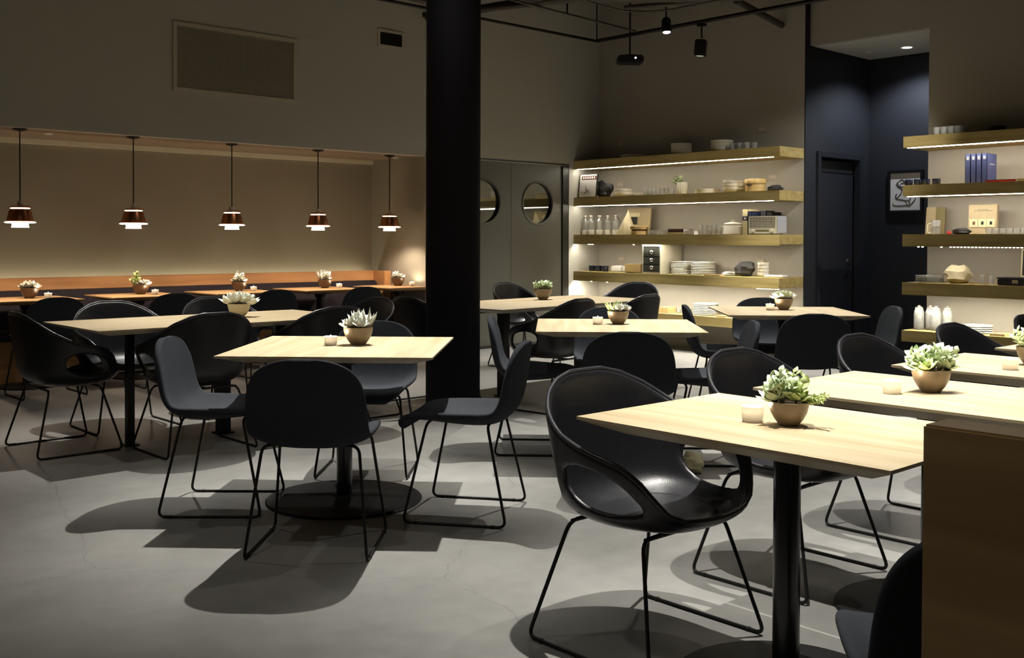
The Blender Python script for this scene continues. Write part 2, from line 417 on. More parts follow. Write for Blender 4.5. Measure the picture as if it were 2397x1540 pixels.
# porthole panels in the plane of the banquette wall
def porthole_panel(name, x0, x1, cx, y=YA + .03):
    n = 48; rr = .255; z0, z1 = 0.02, 2.185; cz = 1.708; t = .045
    mb = MB()
    outer = []
    for k in range(n):
        a = 2 * PI * k / n; dx, dz = math.cos(a), math.sin(a)
        s = min(((x1 - cx) / dx) if dx > 1e-6 else 1e9, ((x0 - cx) / dx) if dx < -1e-6 else 1e9,
                ((z1 - cz) / dz) if dz > 1e-6 else 1e9, ((z0 - cz) / dz) if dz < -1e-6 else 1e9)
        outer.append((cx + dx * s, cz + dz * s))
    # force the corners into the outline
    for (qx, qz) in ((x0, z0), (x1, z0), (x1, z1), (x0, z1)):
        k = min(range(n), key=lambda i: abs(((math.atan2(qz - cz, qx - cx) - 2 * PI * i / n + PI) % (2 * PI)) - PI))
        outer[k] = (qx, qz)
    vs = []
    for yy in (y, y + t):
        for k in range(n):
            a = 2 * PI * k / n; vs.append((cx + rr * math.cos(a), yy, cz + rr * math.sin(a)))
        for k in range(n): vs.append((outer[k][0], yy, outer[k][1]))
    fs = []
    for k in range(n):
        k2 = (k + 1) % n
        fs += [(k, k2, n + k2, n + k), (2 * n + k, 3 * n + k, 3 * n + k2, 2 * n + k2), (k, 2 * n + k, 2 * n + k2, k2), (n + k, n + k2, 3 * n + k2, 3 * n + k)]
    mb.add(vs, fs)
    d = struct(name, mb, M['panel'])
    g = MB(); g.lathe([(0.246, -.006), (0.246, -.010), (0.262, -.012), (0.268, -.004), (0.262, .02), (0.246, .02)], 48, (cx, y, cz), 'Y', closed=True)
    g.build('porthole_ring', M['panel'], d, smooth=50)
    gl = MB(); gl.lathe([(0.252, .028), (0.252, .034)], 48, (cx, y, cz), 'Y'); gl.build('porthole_glass', M['mirror'], d)
    return d
struct('door_2', MB(), M['panel']) if False else None
porthole_panel('door_2', 7.205, 8.385, 7.96)
porthole_panel('door_3', 8.39, 9.24, 8.83)
struct('trim_3', bx(9.24, 9.34, YA + .005, YA + .11, 0, 2.195), M['panel_edge'])
struct('trim_4', bx(7.203, 9.34, YA - .006, YA + .03, 2.185, 2.20), M['panel_edge'])
struct('trim_5', bx(7.203, 9.24, YA + .005, YA + .03, 0, .03), M['panel_edge'])
struct('baseboard_right', bx(XB - .012, XB, PY, YA, 0, .09), M['paint'])
# round column
t = MB(); t.lathe([(0.195, 0), (0.195, CEIL)], 64); t.lathe([(0.2, 0), (0.2, .06), (0.196, .065)], 64)
col = struct('column', t, M['column'], loc=(4.78, 5.795, 0), smooth=40)
col['label'] = 'thick round black column standing in the middle of the room'; col['category'] = 'column'

# ------------------------------------------------------------------ vents on the banquette wall
v = thing('louvered_vent', 'large louvered grille high on the wall above the hanging lamps', 'vent', (4.18, YA, 2.61))
fr = MB(); W_, H_ = 1.28, .632
fr.box(0, W_, -.014, 0, 0, .035); fr.box(0, W_, -.014, 0, H_ - .035, H_); fr.box(0, .035, -.014, 0, .035, H_ - .035); fr.box(W_ - .035, W_, -.014, 0, .035, H_ - .035)
fr.build('vent_frame', M['vent'], v)
lv = MB(); nl = 34
for k in range(nl):
    z = .04 + (H_ - .08) * k / nl; dz = (H_ - .08) / nl
    lv.add([(.035, -.002, z + dz * .95), (W_ - .035, -.002, z + dz * .95), (W_ - .035, -.013, z), (.035, -.013, z), (.035, -.001, z + dz * .8), (W_ - .035, -.001, z + dz * .8)],
           [(0, 1, 2, 3), (3, 2, 5, 4), (0, 4, 5, 1)])
lv.build('louvers', M['vent'], v)
v = thing('air_vent', 'small rectangular vent with a dark opening high beside the column', 'vent', (6.437, YA, 3.295))
W_, H_ = .346, .192
fr = MB(); fr.box(0, W_, -.012, 0, 0, .03); fr.box(0, W_, -.012, 0, H_ - .03, H_); fr.box(0, .03, -.012, 0, .03, H_ - .03); fr.box(W_ - .03, W_, -.012, 0, .03, H_ - .03)
fr.build('vent_frame', M['vent'], v)
bx(.03, W_ - .03, -.004, -.001, .03, H_ - .03).build('vent_opening', M['black_metal'], v)
sl = MB()
for k in range(7): sl.box(.03, W_ - .03, -.010, -.004, .04 + k * .018, .046 + k * .018)
sl.build('slats', M['panel_edge'], v)

# ------------------------------------------------------------------ pipes, tracks and lamps under the ceiling
def pipe(name, label, cat, pts, r, m='pipe', grp=None, n=10, fil=0.0):
    mb = MB(); mb.tube(pts, r, n, fillet=fil); return tag(mb.build(name, M[m], smooth=60), label, cat, grp)
pipe('light_track', 'black lighting track running along in front of the shelf wall', 'track', [(9.15, 8.43, 3.62), (9.15, 1.0, 3.62)], .022, 'black_metal', 'lighting tracks')
pipe('light_track', 'thin black track meeting the longer one at a corner beside the column', 'track', [(9.15, 8.43, 3.62), (3.5, 8.43, 3.62)], .016, 'black_metal', 'lighting tracks')
pipe('ceiling_pipe', 'thick dark pipe crossing under the ceiling from the column towards the right', 'pipe', [(7.0, 8.95, 3.66), (9.5, 4.2, 4.1)], .045, grp='pipes under the ceiling')
pipe('ceiling_pipe', 'dark pipe with an elbow just right of the column top', 'pipe', [(7.2, 8.36, 3.68), (7.34, 8.0, 3.68), (8.3, 6.2, 3.74)], .028, grp='pipes under the ceiling', fil=.1)
pipe('ceiling_pipe', 'thin pale conduit sloping down from the column towards the projector', 'conduit', [(6.74, 7.72, 3.68), (8.97, 7.67, 3.60)], .012, grp='pipes under the ceiling')
pipe('ceiling_pipe', 'short thick dark pipe end poking out near the shelf wall', 'pipe', [(8.95, 6.32, 3.72), (9.86, 6.36, 3.60)], .035, grp='pipes under the ceiling')
pipe('ceiling_pipe', 'thin dark pipe hidden half behind the top of the column, left side', 'pipe', [(5.6, 8.40, 3.70), (6.7, 8.40, 3.68)], .03, grp='pipes under the ceiling')
pipe('ceiling_pipe', 'slim dark conduit above the lit spotlight', 'conduit', [(8.0, 7.2, 3.78), (9.4, 5.0, 3.78)], .018, grp='pipes under the ceiling')
pipe('hanging_cable', 'slack pale cable sagging between the pipes above the projector', 'cable',
     [(7.25, 7.1, 3.66), (7.6, 7.05, 3.60), (8.0, 6.95, 3.56), (8.3, 6.75, 3.58), (8.6, 6.3, 3.66)], .008, fil=.2)
pipe('suspension_rod', 'thin rod holding up the corner of the lighting tracks', 'rod', [(9.15, 8.43, 3.62), (9.15, 8.43, CEIL)], .008, 'black_metal', 'rods from the ceiling', n=6)
pipe('suspension_rod', 'thin rod holding the far end of the thick pipe beside the column', 'rod', [(8.0, 7.05, 3.84), (8.0, 7.05, CEIL)], .007, 'black_metal', 'rods from the ceiling', n=6)
pipe('ceiling_pipe', 'dark pipe highest up right of the column top', 'pipe', [(7.0, 9.0, 3.7), (7.26, 8.36, 3.7), (7.75, 6.9, 3.7)], .030, grp='pipes under the ceiling')
pipe('ceiling_pipe', 'broad dark duct edge at the top of the picture above the projector', 'duct', [(7.30, 7.85, 3.74), (8.75, 6.45, 3.74)], .050, grp='pipes under the ceiling')
pipe('ceiling_pipe', 'dark pipe behind the lit spotlight running to the upper right', 'pipe', [(8.35, 7.30, 3.71), (9.25, 5.35, 3.71)], .026, grp='pipes under the ceiling')
pipe('suspension_rod', 'short drop rod between two pipes right of the column', 'rod', [(7.95, 7.75, 3.66), (7.95, 7.75, CEIL)], .010, 'black_metal', 'rods from the ceiling', n=6)
def yoke_spot(loc, rx, rz, label, lens, boxy=False):
    t = thing('track_spotlight', label, 'spotlight', loc, rz, 'spotlights on the tracks')
    st = MB(); st.tube([(0, 0, .14), (0, 0, .02), (.0, -.01, 0)], .009, 8); st.box(-.02, .02, -.05, .05, .13, .155)
    if not boxy and loc[0] < 9: st.tube([(0, 0, .15), (0, 0, CEIL - loc[2])], .006, 6)
    st.build('bracket', M['black_metal'], t, smooth=40)
    b = MB()
    if boxy:
        b.box(-.07, .07, -.06, .06, -.19, -.02); bd = b.build('housing', M['black_metal'], t, bevel=.01)
    else:
        b.lathe([(0.0, .0), (0.035, -.005), (0.05, -.03), (0.052, -.15), (0.046, -.17), (0.040, -.165), (0.040, -.155), (0, -.155)], 28); bd = b.build('housing', M['black_metal'], t, smooth=40)
    l = MB(); l.lathe([(0.0, -.166), (0.025, -.169), (0.041, -.160)], 24) if not boxy else l.lathe([(0.0, -.194), (0.04, -.191), (0.045, -.188)], 24)
    ln = l.build('lens', lens, t, smooth=60)
    bd.rotation_euler = (rx, 0, 0); ln.rotation_euler = (rx, 0, 0)
    return t
yoke_spot((8.73, 7.05, 3.62), R(14), R(140), 'lit black cylindrical spotlight pointing down under the ceiling', M['lens'])
yoke_spot((9.15, 6.90, 3.44), R(5), R(30), 'unlit boxy black spotlight hanging from the long track', M['lens_dim'], True)
yoke_spot((9.10, 3.15, 3.55), R(5), R(90), 'black spotlight cut off by the top edge at the right', M['lens_dim'])
pj = thing('projector', 'small black projector hanging from a rod near the corner', 'projector', (9.25, 8.0, 3.36), R(-42))
bx(-.15, .15, -.11, .11, -.05, .04).build('body', M['black_plastic'], pj, bevel=.018)
MB().lathe([(0.03, -.112), (0.03, -.125), (0.02, -.125)], 20, (.05, 0, 0), 'Y').build('lens_ring', M['black_metal'], pj)
MB().lathe([(0.009, -.112), (0.009, -.116)], 12, (.05, -.012, 0), 'Y').build('indicator_light', M['lens'], pj)
rm = MB(); rm.tube([(0, 0, .04), (0, 0, 1.5)], .010, 8); rm.box(-.06, .06, -.04, .04, .04, .055); rm.build('ceiling_rod', M['black_metal'], pj)
dl = thing('recessed_downlight', 'round lit downlight in the passage ceiling', 'downlight', (10.82, 5.42, 3.36))
MB().lathe([(0.05, -.004), (0.072, -.008), (0.078, 0)], 32).build('trim_ring', M['white'], dl)
MB().lathe([(0.0, -.006), (0.05, -.005), (0.051, -.001)], 32).build('lens', M['downlens'], dl)
tag(MB().lathe([(0.0, -.012), (0.03, -.012), (0.04, -.004), (0.04, 0)], 24).build('ceiling_detector', M['white'], loc=(10.80, 5.85, 3.36)), 'small round white detector beside the downlight', 'detector')
for x, y, lb in ((3.22, 9.45, 'tiny round detector in the niche ceiling between first and second lamp'), (7.0, 9.5, 'tiny round detector in the niche ceiling right of the last lamp')):
    tag(MB().lathe([(0.0, -.008), (0.03, -.008), (0.036, -.002), (0.036, 0)], 24).build('ceiling_detector', M['white'], loc=(x, y, SOF)), lb, 'detector')

# ------------------------------------------------------------------ framed drawing in the passage
fp = thing('framed_drawing', 'framed black line drawing on the dark passage wall', 'picture', (11.27, 5.64, 1.58))
fr = MB(); fr.box(-.035, 0, -.21, .21, 0, .03); fr.box(-.035, 0, -.21, .21, .45, .48); fr.box(-.035, 0, -.21, -.18, .03, .45); fr.box(-.035, 0, .18, .21, .03, .45)
fr.build('frame', M['black_metal'], fp)
bx(-.012, -.004, -.18, .18, .03, .45).build('paper', M['paper'], fp)
random.seed(5)
sk = MB()
def squig(cy, cz, ry, rz, a0, a1, wob=0.15):
    pts = []
    for k in range(26):
        a = a0 + (a1 - a0) * k / 25
        q = 1 + wob * math.sin(3.3 * a + cy * 40)
        pts.append((-.0145, cy + ry * q * math.cos(a), cz + rz * q * math.sin(a)))
    sk.tube(pts, .0035, 5)
squig(.05, .33, .05, .04, 0, 6.0); squig(.0, .30, .06, .05, .5, 6.5); squig(.09, .25, .04, .07, 1, 5.5); squig(.02, .20, .09, .06, 2, 6.6)
squig(.05, .12, .10, .04, 2.8, 6.1); squig(-.06, .27, .05, .06, 0, 5); squig(-.05, .16, .06, .07, 1, 6)
sk.build('ink_lines', M['ink'], fp)

# ------------------------------------------------------------------ banquette
bq = thing('banquette_bench', 'long built-in banquette with oak back rail and dark cushions along the wall', 'bench', (0, 0, 0))
X0b, X1b = XMIN + .05, 6.97
bx(X0b, X1b, 9.88, 9.95, .795, .907).build('back_rail', M['oak_warm'], bq, bevel=.003)
bx(X0b, X1b, 9.885, 9.94, 0.0, .795).build('back_board', M['oak_warm'], bq)
bx(X0b, X1b, 9.80, 9.885, .46, .795).build('back_cushion', M['upholstery'], bq, bevel=.02)
bx(X0b, X1b, 9.42, 9.80, .38, .46).build('seat_cushion', M['upholstery'], bq, bevel=.02)
bx(X0b, X1b, 9.60, 9.885, 0.0, .38).build('bench_base', M['oak_warm'], bq)
bx(6.97, 7.06, 9.67, 9.97, 0, .907).build('end_panel', M['oak_warm_y'], bq, bevel=.003)
bx(X0b, X1b, 9.985, 10.0, .80, .812).build('cove_strip', M['cove'], bq)

# ------------------------------------------------------------------ tables
def tabletop(L, Wd, zt=.75, inset=.10, th=.038, edge=.009):
    mb = MB(); a, b = L / 2, Wd / 2; c, d = a - inset, b - inset
    mb.add([(-a, -b, zt), (a, -b, zt), (a, b, zt), (-a, b, zt), (-a, -b, zt - edge), (a, -b, zt - edge), (a, b, zt - edge), (-a, b, zt - edge),
            (-c, -d, zt - th), (c, -d, zt - th), (c, d, zt - th), (-c, d, zt - th)],
           [(0, 1, 2, 3), (0, 4, 5, 1), (1, 5, 6, 2), (2, 6, 7, 3), (3, 7, 4, 0), (4, 8, 9, 5), (5, 9, 10, 6), (6, 10, 11, 7), (7, 11, 8, 4), (8, 11, 10, 9)])
    return mb
def pedestal_table(L, Wd, m, pr=.038, base_r=.375, th=.038):
    t = thing('pedestal_table', 'table', 'table')
    tabletop(L, Wd, th=th).build('tabletop', m, t)
    MB().lathe([(pr, .012), (pr, .70)], 28).build('pole', M['pole'], t, smooth=40)
    MB().lathe([(0.0, .0), (base_r, 0), (base_r + .002, .006), (base_r - .004, .012), (.06, .022), (.05, .03), (0, .03)], 64).build('base_disc', M['black_metal'], t, smooth=30)
    pl = MB(); pl.box(-.16, .16, -.03, .03, .70, .712); pl.box(-.03, .03, -.16, .16, .70, .712); pl.lathe([(.05, .66), (.06, .70)], 20)
    pl.build('mounting_plate', M['black_metal'], t)
    return t
sq = Proto(pedestal_table(.97, .97, M['oak_x']))
for loc, rz, lb in [((2.84, 4.27), 45, 'square oak pedestal table left of the column, front middle, four felt chairs around'),
                    ((4.77, 4.22), 45, 'square oak pedestal table right of the column, in front of the far shelf unit'),
                    ((6.67, 4.27), 45, 'farthest square oak pedestal table, before the black passage door')]:
    place(sq.get(), (*loc, 0), R(rz), lb, 'square oak tables in the middle')
rt = Proto(pedestal_table(.70, .98, M['oak_y'], base_r=.32, th=.050))
for x, lb in ((2.57, 'nearest oak table at the right, its corner behind the wooden partition'),
              (3.47, 'second oak table from the front in the right hand row'),
              (4.47, 'third oak table from the front in the right hand row'),
              (5.50, 'fourth oak table of the right hand row, only a corner seen at the edge')):
    place(rt.get(), (x, 1.63, 0), 0, lb, 'oblong oak tables in the right row')
bt = Proto(pedestal_table(.72, .70, M['oak_warm_top'], base_r=.24))
PX = [2.90, 3.87, 4.84, 5.81, 6.74]
ordn = ['first', 'second', 'third', 'fourth', 'fifth']
for k, x in enumerate(PX):
    place(bt.get(), (x + (.10 if k < 4 else .15), 9.34 if k < 4 else 9.30, 0), 0, '%s warm-lit oak table along the banquette counted from the left' % ordn[k], 'banquette tables')
def long_table(name, label, loc, rz, L, Wd, legs):
    t = thing(name, label, 'table', (*loc, 0), R(rz))
    tabletop(L, Wd).build('tabletop', M['oak_x'], t)
    for (x, y, hw, hd) in legs:
        lg = bx(x - hw, x + hw, y - hd, y + hd, 0.006, .712).build('leg', M['black_metal'], t)
        bx(x - hw - .02, x + hw + .02, y - .05, y + .05, 0, .01).build('foot_plate', M['black_metal'], lg)
    rl = bx(-L / 2 + .2, L / 2 - .2, -.025, .025, .69, .712).build('rail', M['black_metal'], t)
    return t
long_table('long_table', 'long oak table at the left with five leather armchairs, pale pot on it', (3.13, 6.27), 0, 1.76, .88, [(-.52, .0, .022, .022), (.10, .0, .036, .036), (.52, 0, .022, .022)])
long_table('long_table', 'long oak table behind the column in front of the porthole panels', (6.10, 6.22), 4, 1.97, .95, [(-.42, .05, .036, .036), (.55, .05, .036, .036)])

# ------------------------------------------------------------------ chairs
def sled(parent, hx, hy, tx, ty, zt=.425, r=.0065, bars=True):
    for s in (-1, 1):
        mb = MB()
        mb.tube([(s * tx * .55, ty, zt + .004), (s * tx, ty, zt), (s * hx, hy, r), (s * hx, -hy, r), (s * tx, -ty, zt), (s * tx * .55, -ty, zt + .004)], r, 8, fillet=.035)
        for y in (hy - .06, -hy + .06): mb.lathe([(.009, 0.0), (.009, .012)], 8, (s * hx, y, 0))
        mb.build('sled_leg', M['black_metal'], parent, smooth=60)
    if not bars: return
    cb = MB(); cb.tube([(-tx * .95, ty, zt), (tx * .95, ty, zt)], r, 8); cb.tube([(-tx * .95, -ty, zt), (tx * .95, -ty, zt)], r, 8)
    cb.tube([(0, ty, zt), (0, -ty, zt)], r, 8)
    cb.build('under_frame', M['black_metal'], parent, smooth=60)

def grid_mesh(rows, name, m, parent, thick, closed_u=False, sub=1, offset=0.0):
    me = bpy.data.meshes.new(name)
    vs = [p for r_ in rows for p in r_]; n = len(rows[0]); fs = []
    for i in range(len(rows) - 1):
        for k in range(n if closed_u else n - 1):
            k2 = (k + 1) % n
            fs.append((i * n + k, i * n + k2, (i + 1) * n + k2, (i + 1) * n + k))
    me.from_pydata(vs, [], fs); me.update()
    o = bpy.data.objects.new(name, me); C.objects.link(o); o.parent = parent
    me.materials.append(m)
    me.polygons.foreach_set('use_smooth', [True] * len(me.polygons))
    if thick:
        so = o.modifiers.new('solid', 'SOLIDIFY'); so.thickness = thick; so.offset = offset
    if sub:
        ss = o.modifiers.new('sub', 'SUBSURF'); ss.levels = sub; ss.render_levels = sub
    return o

def side_chair():
    t = thing('side_chair', 'chair', 'chair')
    # y, z, half width, side curl, roundness
    prof = [(.262, .402, .13, .0), (.270, .430, .19, .0), (.254, .458, .215, .006), (.19, .462, .232, .022), (.09, .448, .241, .042), (-.01, .438, .246, .054), (-.10, .436, .247, .058),
            (-.165, .446, .247, .052), (-.212, .480, .246, .040), (-.236, .540, .246, .030), (-.248, .610, .243, .028), (-.257, .68, .234, .024), (-.265, .735, .209, .016),
            (-.271, .772, .167, .010), (-.275, .793, .108, .005), (-.277, .802, .042, .0)]
    rows = []
    for i, (y, z, hw, c) in enumerate(prof):
        i0, i1 = max(i - 1, 0), min(i + 1, len(prof) - 1)
        ty, tz = prof[i1][0] - prof[i0][0], prof[i1][1] - prof[i0][1]
        L = math.hypot(ty, tz); ny, nz = -tz / L, ty / L
        if nz < 0 and i < 8: ny, nz = -ny, -nz
        if i >= 8 and ny < 0: ny, nz = -ny, -nz
        if i == 0: ny, nz = 0.0, 0.0
        row = []
        for k in range(15):
            u = -1 + 2 * k / 14
            cc = c * abs(u) ** 3
            row.append((hw * math.sin(u * PI / 2) if i in (0, 15) else hw * u, y + ny * cc, z + nz * cc))
        rows.append(row)
    grid_mesh(rows, 'seat_shell', M['fabric'], t, .030, sub=2)
    sled(t, .245, .235, .195, .14, zt=.440, bars=False)
    return t

def rim_h(a):
    a = abs(a)
    keys = [(0, .83), (15, .83), (30, .812), (45, .775), (60, .722), (75, .676), (90, .648), (105, .628), (115, .608), (124, .570), (132, .515), (140, .468), (150, .448), (165, .440), (180, .437)]
    for (a0, h0), (a1, h1) in zip(keys, keys[1:]):
        if a0 <= a <= a1:
            s = (a - a0) / (a1 - a0); return h0 + (h1 - h0) * s
    return .437
def shell_pt(a, v, off=0.0):
    s, c = math.sin(R(a)), math.cos(R(a))
    A = .325; Bk = .285 if abs(a) < 90 else .275
    n = 2.5
    rr = 1.0 / ((abs(s) / A) ** n + (abs(c) / Bk) ** n) ** (1 / n)
    h = rim_h(a)
    g = min(1.0, v / .5) * .80
    if v > .5: g = .80 + .20 * ((v - .5) / .5) ** .8
    if v > .9 and abs(a) > 140: g -= .01
    k = 0 if v < .3 else ((v - .3) / .7)
    k = k * k * (3 - 2 * k) * .35 + k * .65 * k
    z = .385 + .02 * (v / .5 if v < .5 else 1) + (h - .405) * max(0, min(1, k))
    rad = rr * g + off
    return (rad * s, -rad * c + .01, z)
def armchair():
    t = thing('leather_armchair', 'chair', 'armchair')
    A0, V0, RA, RV = 99.0, .735, 27.0, .155
    bm = bmesh.new()
    nA = 60
    vs_ = [0.0, .12, .25, .38, .48, .54, .59, .635, .68, .725, .77, .81, .85, .89, .93, .965, 1.0]
    def rho(a, v):
        return math.sqrt(((abs(a) - A0) / RA) ** 2 + ((v - V0) / RV) ** 2)
    grid = {}
    centre = bm.verts.new((0, .01, .385))
    P_ = {}
    for j in range(1, len(vs_)):
        for i in range(nA):
            a = -180 + 360 * i / nA; v = vs_[j]
            P_[(i, j)] = [a, v]
    dead = set()
    for j in range(1, len(vs_) - 1):
        for i in range(nA):
            a = -180 + 360 * (i + .5) / nA; v = (vs_[j] + vs_[j + 1]) / 2
            if rho(a, v) < 1: dead.add((i, j))
    for (i, j), (a, v) in list(P_.items()):
        nb = [((i + di) % nA, j + dj) for di in (-1, 0) for dj in (-1, 0)]
        nd = sum(1 for q in nb if q in dead)
        if 0 < nd < 4:
            r_ = rho(a, v)
            sgn = 1 if a >= 0 else -1
            ua, uv = (abs(a) - A0) / r_, (v - V0) / r_
            P_[(i, j)] = [sgn * (A0 + ua), V0 + uv]
    for key, (a, v) in P_.items(): grid[key] = bm.verts.new(shell_pt(a, v))
    for i in range(nA): bm.faces.new((centre, grid[(i, 1)], grid[((i + 1) % nA, 1)]))
    for j in range(1, len(vs_) - 1):
        for i in range(nA):
            if (i, j) in dead: continue
            bm.faces.new((grid[(i, j)], grid[(i, j + 1)], grid[((i + 1) % nA, j + 1)], grid[((i + 1) % nA, j)]))
    bmesh.ops.delete(bm, geom=[x for x in bm.verts if not x.link_faces], context='VERTS')
    bmesh.ops.recalc_face_normals(bm, faces=bm.faces)
    me = bpy.data.meshes.new('seat_shell'); bm.to_mesh(me); bm.free()
    me.materials.append(M['leather']); me.polygons.foreach_set('use_smooth', [True] * len(me.polygons))
    o = bpy.data.objects.new('seat_shell', me); C.objects.link(o); o.parent = t
    so = o.modifiers.new('solid', 'SOLIDIFY'); so.thickness = .020; so.offset = 0
    ss = o.modifiers.new('sub', 'SUBSURF'); ss.levels = 1; ss.render_levels = 1
    rim = MB(); rim.tube([Vector(shell_pt(-180 + 5 * k, 1.0)) for k in range(72)], .0085, 8, closed=True); rim.build('piping', M['piping'], t, smooth=80)
    pd = MB(); pd.lathe([(0, .412), (.15, .414), (.185, .417), (.205, .420), (.21, .415), (.19, .405), (0, .398)], 32, (0, .02, 0)); pd.build('seat_pad', M['leather'], t, smooth=60)
    sled(t, .285, .25, .20, .15, zt=.378)
    return t
sc_ = Proto(side_chair()); ac_ = Proto(armchair())
G1 = 'felt side chairs at the square tables'
# facing angle: 0 means facing +y of the room
side_chairs = [
    ((2.34, 3.71), -45, 'charcoal felt chair in the front middle, its back to the viewer'),
    ((2.36, 4.57), -133, 'charcoal felt chair seen from the side left of the front square table'),
    ((3.13, 3.69), 36, 'charcoal felt chair seen from the side between front square table and column'),
    ((3.30, 4.73), 135, 'charcoal felt chair facing the viewer behind the front square table'),
    ((4.22, 3.67), -45, 'charcoal felt chair, back to the viewer, at the square table right of the column'),
    ((4.40, 4.55), -135, 'charcoal felt chair beside the column, turned sideways to its right'),
    ((4.95, 3.68), 45, 'charcoal felt chair facing left at the right side of the middle square table'),
    ((5.23, 4.68), 135, 'charcoal felt chair mostly hidden behind the middle square table'),
    ((6.12, 3.75), -45, 'black backed felt chair, back to the viewer, at the farthest square table'),
    ((6.20, 4.47), -135, 'felt chair turned right at the left side of the farthest square table'),
    ((6.87, 3.80), 45, 'felt chair facing left beside the passage at the farthest square table'),
    ((7.06, 4.66), 135, 'felt chair facing the viewer behind the farthest square table'),
    ((1.98, .84), -50, 'dark felt chair cut off behind the wooden partition at bottom right'),
]
for (x, y), a, lb in side_chairs: place(sc_.get(), (x, y, 0), R(a), lb, G1)
for k, x in enumerate([2.95, 3.93, 4.90, 5.87]):
    place(sc_.get(), (x, 8.74, 0), 0, 'dark chair with rounded back at the %s banquette table' % ordn[k], 'chairs facing the banquette')
G2 = 'black leather armchairs'
arm_chairs = [
    ((2.57, 2.14), 180, 'nearest black leather armchair with oval arm openings, front right'),
    ((3.48, 2.19), 180, 'second black leather armchair from the front in the right row'),
    ((4.45, 2.20), 180, 'third black leather armchair from the front in the right row'),
    ((5.42, 2.20), 180, 'fourth armchair of the right row, seen before the low shelf plates'),
    ((6.40, 2.20), 180, 'farthest armchair of the right row at the right picture edge'),
    ((2.28, 6.46), -90, 'black armchair at the left end of the left long table'),
    ((2.87, 5.93), 0, 'black armchair at the near side of the left long table'),
    ((3.72, 5.93), 0, 'black armchair behind the front square table, near side of the left long table'),
    ((2.86, 6.93), 180, 'shiny leather armchair facing the viewer at the left long table, left one'),
    ((3.66, 7.00), 180, 'leather armchair facing the viewer behind the pale pot of the left long table'),
    ((5.56, 5.56), 6, 'leather armchair at the near side of the table beyond the column'),
    ((6.43, 5.64), 8, 'leather armchair behind the bronze pot of the middle square table'),
    ((8.02, 6.98), 98, 'black armchair at the shelf end of the table beyond the column'),
    ((7.22, 7.62), 190, 'armchair facing the viewer in front of the porthole panels'),
    ((4.27, 6.35), 90, 'armchair with lit inner back at the right end of the left long table'),
    ((5.03, 6.33), -90, 'dark armchair cut off by the left side of the column, facing right'),
]
for (x, y), a, lb in arm_chairs: place(ac_.get(), (x, y, 0), R(a), lb, G2)

# ------------------------------------------------------------------ potted succulents and candles
def leaf(mb, base, d, up, L, Wd, T, n=6, rings=5, droop=0.0):
    d = Vector(d).normalized(); s = d.cross(Vector(up))
    if s.length < 1e-3: s = Vector((1, 0, 0))
    s.normalize(); u = s.cross(d).normalized()
    vs = [Vector(base)]; fs = []
    for i in range(1, rings):
        q = i / rings; wdt = math.sin(PI * q ** 0.75) ** .8
        c = Vector(base) + d * (L * q) + u * (L * .25 * q * q) - Vector((0, 0, droop * L * q * q))
        for k in range(n):
            a = 2 * PI * k / n
            vs.append(c + s * (Wd * wdt * math.cos(a)) + u * (T * wdt * math.sin(a)))
    vs.append(Vector(base) + d * L + u * (L * .25) - Vector((0, 0, droop * L)))
    for k in range(n): fs.append((0, 1 + (k + 1) % n, 1 + k))
    for i in range(rings - 2):
        for k in range(n):
            a, b = 1 + i * n, 1 + (i + 1) * n
            fs.append((a + k, a + (k + 1) % n, b + (k + 1) % n, b + k))
    last = 1 + (rings - 2) * n
    for k in range(n): fs.append((last + k, last + (k + 1) % n, len(vs) - 1))
    mb.add(vs, fs)
def rosette(mb, c, r, rng, n=16, tilt=None, wid=.40):
    ax = tilt or Vector((0, 0, 1))
    q = Vector((0, 0, 1)).rotation_difference(ax)
    for k in range(n):
        f = k / n; az = k * 2.39996 + rng.random() * .2; el = R(12 + 66 * f)
        L = r * (1 - .45 * f)
        d = q @ Vector((math.cos(az) * math.cos(el), math.sin(az) * math.cos(el), math.sin(el)))
        leaf(mb, Vector(c) + d * .004, d, q @ Vector((0, 0, 1)), L, L * wid, L * .12)
def sprig(mb, c, d, L, rng, n=7, ls=.032, wid=.42):
    c = Vector(c); d = Vector(d).normalized()
    mb.tube([c, c + d * L], .0022, 5)
    for k in range(n):
        f = .25 + .75 * k / (n - 1); p = c + d * (L * f); az = k * 2.4 + rng.random()
        s = d.cross(Vector((.3, .1, 1))).normalized(); u = s.cross(d)
        dd = (d * .55 + s * math.cos(az) + u * math.sin(az)).normalized()
        leaf(mb, p, dd, d, ls * (1.1 - .3 * f), ls * wid, ls * .12)
def spiky(mb, c, r, rng, n=26, spread=60, wid=.09):
    for k in range(n):
        az = rng.random() * 2 * PI; el = R(90 - spread * math.sqrt(rng.random()))
        d = Vector((math.cos(az) * math.cos(el), math.sin(az) * math.cos(el), math.sin(el)))
        L = r * (.7 + .4 * rng.random())
        leaf(mb, Vector(c) + Vector((d.x, d.y, 0)) * .012, d, (0, 0, 1), L, L * wid, L * wid * .6)
